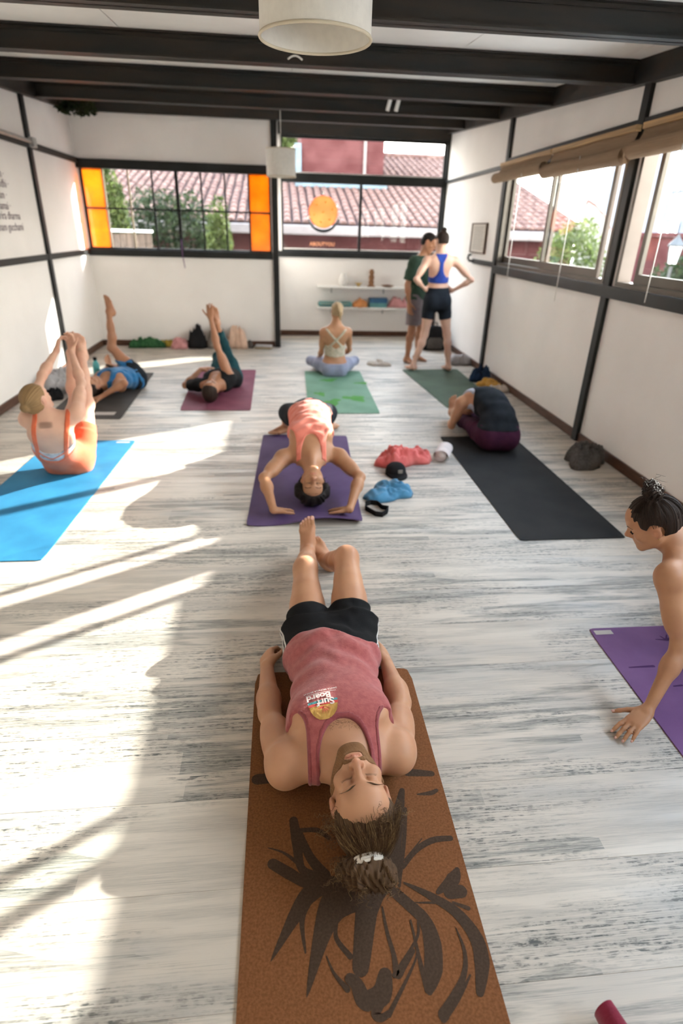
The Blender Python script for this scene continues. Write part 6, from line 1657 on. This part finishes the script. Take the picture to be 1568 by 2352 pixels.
hair_cap(B, ora, B.org, 'hair_honey', kp, .012, .0046, bn, axis=((-.012, -.11, .012), (0, 1, 0)), groove=.005, ng=24)
m = MB(); m.tube([tuple(B.W(-.012 + .024 * math.cos(u), -.104, .012 + .024 * math.sin(u)) - np.array(B.org)) for u in np.linspace(0, 6.29, 20)], .006, 6, cap=False); m.build('hair_tie', 'cl_black', ora, smooth=True)

# ------------------------------------------------------------------ person in blue with one leg raised, dark mat
J = dict(zf=(.0072,), pel=(-1.70, 6.74, .125), neck=(-1.885, 6.375, .140), mid=[(-1.80, 6.56, .150)], head=(-1.965, 6.215, .135), face=(-.35, -.02, .94), hup=(-.45, -.88, -.15),
         sL=(-2.03, 6.475, .12), sR=(-1.72, 6.315, .125), eL=(-2.10, 6.72, .10), eR=(-1.615, 6.09, .215), wL=(-1.96, 6.90, .22), wR=(-1.85, 6.03, .085), hL=(-1.79, 6.80, .12), hR=(-1.62, 6.74, .13),
         kR=tuple(ony(257, 798, 6.80)), aR=tuple(ony(250, 716, 6.80)), kL=(-1.97, 7.12, .10), aL=(-2.12, 7.42, .08), hdL=(.6, .6, -.1), pnL=(0, 0, -1), hdR=(-.85, -.35, -.2), pnR=(.1, .1, -1), spR=(.22,),
         fdR=(-.28, -.05, .95), fuR=(-.5, -.8, -.1), fdL=(-.3, .3, .9), fuL=(0, -1, .3))
B = Body(J, 1.66, 'm', .92)
blu = person_object(B, .0088, 'skin_olive', 'person in a bright blue top lying with one bare leg raised on the dark mat')
garment(B, 'tank_top', tank(B, .011, .075, .13, .09, .115, -.02, .005, 5), 'blue_top')
garment(B, 'shorts', smin(smin(torso_g(B, .012, -.3, .16), leg_g(B, 'L', .014, .20, .012), .03), leg_g(B, 'R', .012, .12, .012), .03), 'dark_short')
hair_cap(B, blu, B.org, 'hair_dark', lambda x, y, z: np.maximum(-(z - .050 + 1.15 * np.clip(.055 - y, -.2, .14)), y - .082) * .8, .012, .006, groove=.004)
m = MB(); wv = B.J['wL'] * .9 + B.J['eL'] * .1; dd = nrm(B.J['wL'] - B.J['eL']); u1 = nrm(np.cross(dd, V3(0, 0, 1))); u2 = np.cross(dd, u1)
m.tube([tuple(wv + (u1 * math.cos(a) + u2 * math.sin(a)) * .030 - np.array(B.org)) for a in np.linspace(0, 6.29, 16)], .008, 6, cap=False); m.build('wristband', 'cl_black', blu, smooth=True)

# ------------------------------------------------------------------ person in black holding a raised foot, maroon mat
J = dict(zf=(.0072,), pel=(-.63, 6.78, .125), neck=(-.715, 6.335, .145), mid=[(-.67, 6.56, .150)], head=(-.748, 6.105, .135), face=(.05, .12, .98), hup=(-.12, -.98, .12),
         sL=(-.895, 6.385, .125), sR=(-.560, 6.400, .175), eL=(-1.075, 6.56, .075), eR=tuple(ony(498, 795, 6.50)), wL=(-.92, 6.74, .215), wR=tuple(ony(484, 732, 6.60)), hL=(-.72, 6.80, .12), hR=(-.545, 6.80, .13),
         kR=tuple(ony(519, 806, 6.86)), aR=tuple(ony(496, 742, 6.74)), kL=(-.76, 7.10, .28), aL=(-.72, 7.40, .08), hdR=(-.05, .1, .98), pnR=(.2, .9, 0), cuR=(.3, .6, .5), hdL=(.75, .45, .1), pnL=(0, .2, -1), cuL=(.2, .3, .3),
         fdR=(-.12, -.22, .95), fuR=(-.1, -.95, -.2), fdL=(0, 1, 0), fuL=(0, 0, 1), kfR=(-.1, -.8, .3))
B = Body(J, 1.72, 'm', .92)
blk_ = person_object(B, .0086, 'skin_olive', 'person in black lying on the maroon mat holding a raised foot')
tshirt = smin(smin(torso_g(B, .009, -.05, 1.02), arm_g(B, 'L', .010, .17, .008), .03), arm_g(B, 'R', .008, .045, .004), .03)
X, Y, Z = B.grid.xyz(); lx, ly, nz = B.tl(X, Y, Z, .97); tshirt = smax(tshirt, -(np.sqrt((lx / .075) ** 2 + ((nz - .05) / .15) ** 2 + (np.minimum(ly, 0) / .2) ** 2) - 1) * .075, .006); garment(B, 't_shirt', tshirt, 'cl_black')
garment(B, 'leggings', smin(smin(torso_g(B, .008, -.3, .14), leg_g(B, 'L', .007, 1, shank=.72), .03), leg_g(B, 'R', .007, 1, shank=.72), .03), 'teal_legging')
hair_cap(B, blk_, B.org, 'hair_dark', lambda x, y, z: np.maximum(-(z - .062 + 1.15 * np.clip(.055 - y, -.2, .14)), y - .082) * .8, .013, .006, groove=.004)
lines = []
for g_ in (-1, 1):
    for i in range(10): tt = i / 9; b0 = V3(g_ * (.013 + .036 * tt), .100 - .020 * tt ** 1.5, .022 + .006 * math.sin(math.pi * tt)); lines.append([tuple(B.W(*(b0 + V3(g_ * .010 * k_, .001 * k_, .002 * k_))) - np.array(B.org)) for k_ in (0, .5, 1)])
    for i in range(10): tt = i / 9; b0 = V3(g_ * (.020 + .023 * tt), .092 - .010 * tt, -.001); lines.append([tuple(B.W(*(b0 + V3(g_ * .003 * k_, .004 * k_, -.003 * k_))) - np.array(B.org)) for k_ in (0, .5, 1)])
strands('brows_and_lashes', lines, .0022, 'hair_dark', blk_)

# ------------------------------------------------------------------ blonde woman sitting cross-legged, seen from behind, green mat
J = dict(zf=(.0072,), pel=(.672, 7.42, .105), neck=(.676, 7.385, .585), mid=[(.674, 7.435, .34)], head=(.690, 7.405, .785), face=(.05, 1, .05), hup=(.05, -.04, 1),
         sL=(.528, 7.385, .545), sR=(.832, 7.395, .548), eL=(.505, 7.47, .285), eR=(.872, 7.53, .305), wL=(.490, 7.64, .185), wR=(.80, 7.72, .20), hL=(.585, 7.44, .10), hR=(.765, 7.44, .10),
         kL=(.385, 7.72, .120), kR=(.965, 7.72, .125), aL=(.79, 7.66, .13), aR=(.55, 7.80, .075), hdL=(-.1, .8, -.3), pnL=(0, -.2, -1), hdR=(-.3, .8, -.2), pnR=(0, 0, -1), fdL=(.75, -.35, .1), fuL=(.2, .7, .6), fdR=(-.9, .2, 0), fuR=(0, .5, .8))
B = Body(J, 1.66, 'f', .98)
bln = person_object(B, .0088, 'skin_tan', 'blonde woman in a strappy cream bra sitting cross-legged on the green mat')
X, Y, Z = B.grid.xyz(); lx, ly, nz = B.tl(X, Y, Z, .97); T = B.Ftorso
band = smax(T - .006, np.abs(nz + .245) - .065 + .7 * np.maximum(0, .045 - np.abs(lx)) * (nz > -.245), .005)
c1 = np.maximum(T - .007, np.maximum(np.abs(lx * .80 - (nz + .10) * .75) - .016, np.maximum(-nz - .23, nz - .03))); c2 = np.maximum(T - .007, np.maximum(np.abs(lx * .80 + (nz + .10) * .75) - .016, np.maximum(-nz - .23, nz - .03)))
garment(B, 'sports_bra', np.minimum(band, np.minimum(c1, c2)), 'cream_bra')
garment(B, 'leggings', smin(smin(torso_g(B, .008, -.3, .14), leg_g(B, 'L', .008, 1, shank=.85), .03), leg_g(B, 'R', .008, 1, shank=.85), .03), 'lilac_legging')
tail = [Cone(B.W(.015, -.10, .075), B.W(.030, -.135, .02), .026 * B.hq, .030 * B.hq, .02), Cone(B.W(.03, -.135, .02), B.W(.045, -.115, -.08), .030 * B.hq, .016 * B.hq, .02), Cone(B.W(.01, -.125, .07), B.W(.0, -.12, .10), .022 * B.hq, .012 * B.hq, .02)]
hair_cap(B, bln, B.org, 'hair_blonde', lambda x, y, z: np.maximum(-(z + .045 + .9 * np.clip(y, -.2, .14) * -1.0 * (y > 0)), y - .082) * .8, .012, .006, tail, axis=((.01, -.11, .07), (0, 1, 0)), groove=.006, ng=16)

# ------------------------------------------------------------------ teacher in a green shirt, standing
J = dict(zf=(.001,), pel=(1.905, 8.30, .885), neck=(1.915, 8.28, 1.385), mid=[(1.905, 8.30, 1.13)], head=(1.965, 8.235, 1.560), face=(.75, -.45, -.42), hup=(.42, -.10, .90),
         sL=(2.035, 8.41, 1.325), sR=(1.775, 8.165, 1.330), eL=(2.10, 8.40, 1.06), eR=(1.695, 8.135, 1.045), wL=(2.15, 8.30, .86), wR=(1.725, 8.085, .82), hL=(1.965, 8.37, .865), hR=(1.845, 8.23, .865), kL=(1.975, 8.36, .46), kR=(1.815, 8.20, .455), aL=(1.965, 8.40, .075), aR=(1.785, 8.235, .075),
         hdR=(.12, -.1, -1), pnR=(.5, .5, 0), cuR=(.3, .4, .3), hdL=(.2, -.3, -.9), pnL=(-.5, -.4, 0), fdL=(.75, -.6, 0), fuL=(0, 0, 1), fdR=(.35, -.85, 0), fuR=(0, 0, 1), kfL=(.7, -.7, 0), kfR=(.5, -.8, 0))
B = Body(J, 1.70, 'm', .98)
tea = person_object(B, .0092, 'skin_olive', 'teacher in a dark green shirt and mauve shorts standing in the right back corner')
sh = smin(smin(torso_g(B, .022, -.12, 1.04), arm_g(B, 'L', .018, .24, .012), .03), arm_g(B, 'R', .018, .24, .012), .03); X, Y, Z = B.grid.xyz()
sh = smax(sh, -(np.sqrt(((X - 1.94) / .075) ** 2 + ((Y - 8.26) / .075) ** 2 + ((Z - 1.46) / .09) ** 2) - 1) * .07, .006); garment(B, 'shirt', sh + wrinkle(X, Y, Z, [((.3, .2, 1), 60)], .003, 4), 'forest_shirt')
garment(B, 'shorts', smin(smin(torso_g(B, .015, -.3, .16), leg_g(B, 'L', .018, .35, .025), .04), leg_g(B, 'R', .018, .35, .025), .04), 'mauve_short')
hair_cap(B, tea, B.org, 'hair_black', lambda x, y, z: np.maximum(-(z - .040 + .95 * np.clip(.06 - y, -.2, .11)), y - .085) * .8, .011, .007, groove=.003)
hair_cap(B, tea, B.org, 'hair_dark', lambda x, y, z: np.maximum(z + .045, .02 - y) * .8, .0, .006, name='beard', groove=.0, base=[Ell(B.W(0, .032, -.055), np.array((.063, .062, .066)) * B.hq, B.hx, .02)])

# ------------------------------------------------------------------ woman in a blue bra with hands on hips
J = dict(zf=(.0072,), pel=(2.015, 7.725, .905), neck=(2.005, 7.715, 1.415), mid=[(2.01, 7.745, 1.16)], head=(2.005, 7.735, 1.590), face=(-.25, .95, -.12), hup=(-.02, .10, 1),
         sL=(1.838, 7.705, 1.370), sR=(2.185, 7.705, 1.375), eL=(1.690, 7.60, 1.155), eR=(2.405, 7.61, 1.160), wL=(1.835, 7.70, 1.035), wR=(2.205, 7.72, 1.02), hL=(1.930, 7.725, .885), hR=(2.100, 7.725, .885), kL=(1.885, 7.72, .475), kR=(2.190, 7.72, .475), aL=(1.762, 7.69, .085), aR=(2.235, 7.665, .085),
         hdL=(.80, .50, -.1), pnL=(.5, -.6, 0), cuL=(.2, .3, .2), hdR=(-.75, .55, -.1), pnR=(-.5, -.6, 0), cuR=(.2, .3, .2), fdL=(-.55, .80, 0), fuL=(0, 0, 1), fdR=(-.15, .95, 0), fuR=(0, 0, 1), kfL=(-.2, .9, 0), kfR=(.1, .9, 0))
B = Body(J, 1.71, 'f', .95)
bra_w = person_object(B, .0088, 'skin_pale', 'woman in a royal blue sports bra and black shorts standing with hands on hips')
X, Y, Z = B.grid.xyz(); lx, ly, nz = B.tl(X, Y, Z, .97); T = B.Ftorso
band = smax(T - .006, np.maximum(-nz - .285, nz + .215 - .9 * np.maximum(0, .075 - np.abs(lx)) * 0), .005)
rb = np.maximum(T - .006, np.abs(lx) - (.028 + .075 * np.clip((-nz - .10) / .13, 0, 1) ** 2 + .045 * np.clip((nz + .04) / .08, 0, 1))); rb = np.maximum(rb, np.maximum(-nz - .28, nz - .06))
fr = np.maximum(T - .006, np.maximum(-ly + .03, np.maximum(nz + .10, -nz - .28))); garment(B, 'sports_bra', np.minimum(np.minimum(band, rb), fr), 'royal_bra')
garment(B, 'shorts', smin(smin(torso_g(B, .007, -.3, .30), leg_g(B, 'L', .007, .215), .03), leg_g(B, 'R', .007, .215), .03), 'dark_short')
bn = [Ell(B.W(0, -.055, .135), np.array((.036, .036, .032)) * B.hq, B.hx, .015)]
hair_cap(B, bra_w, B.org, 'hair_dark', lambda x, y, z: np.maximum(-(z + .035 - .9 * np.clip(y, 0, .14)), y - .082) * .8, .011, .006, bn, axis=((0, -.05, .12), (0, -.3, 1)), groove=.005, ng=20)

# ------------------------------------------------------------------ person folded forward over straight legs, black mat
J = dict(zf=(.0072,), pel=(1.845, 4.62, .135), neck=(1.755, 5.03, .335), mid=[(1.850, 4.665, .29), (1.82, 4.85, .365)], head=(1.735, 5.19, .225), face=(-.05, -.55, -.80), hup=(-.05, .80, -.55),
         sL=(1.610, 4.955, .325), sR=(1.930, 5.00, .325), eL=(1.560, 5.03, .085), eR=(2.00, 5.13, .085), wL=(1.640, 5.28, .085), wR=(1.90, 5.32, .09), hL=(1.755, 4.63, .115), hR=(1.940, 4.63, .115), kL=(1.715, 5.05, .105), kR=(1.885, 5.05, .105), aL=(1.680, 5.42, .095), aR=(1.800, 5.43, .095),
         hdL=(.1, .9, .3), pnL=(.9, 0, 0), hdR=(-.1, .9, .3), pnR=(-.9, 0, 0), fdL=(-.05, -.10, 1), fuL=(0, -1, -.1), fdR=(.05, -.05, 1), fuR=(0, -1, 0), kfL=(0, 0, 1), kfR=(0, 0, 1))
B = Body(J, 1.68, 'f', 1.08)
fol = person_object(B, .0076, 'skin_fair', 'person in a black top and plum leggings folded forward on the black mat')
X, Y, Z = B.grid.xyz(); lx, ly, nz = B.tl(X, Y, Z, .97); T = B.Fcore
topg = smax(T - .010 + wrinkle(X, Y, Z, [((.2, .6, 1), 55)], .003, 6), np.maximum(-(Y - 4.40) * 0 - (Z - .20) + .0, np.abs(lx) - (.10 + .4 * np.clip(-nz - .06, 0, .2) + 1.2 * np.clip(-nz - .13, 0, .2))), .006); topg = smax(topg, nz - .03, .006); garment(B, 'tank_top', topg, 'charcoal_top')
stp = np.maximum(T - .007, np.maximum(np.abs(np.abs(lx) - .115) - .028, np.maximum(nz - .05, -nz - .13))); garment(B, 'under_strap', stp, 'grey_strap')
garment(B, 'leggings', smin(smin(smax(T - .008, Z - .235, .006), leg_g(B, 'L', .008, 1, shank=.88), .03), leg_g(B, 'R', .008, 1, shank=.88), .03), 'plum_legging')
hair_cap(B, fol, B.org, 'hair_dark', lambda x, y, z: np.maximum(-(z + .03 - .9 * np.clip(y, 0, .14)), y - .082) * .8, .012, .006, groove=.004)
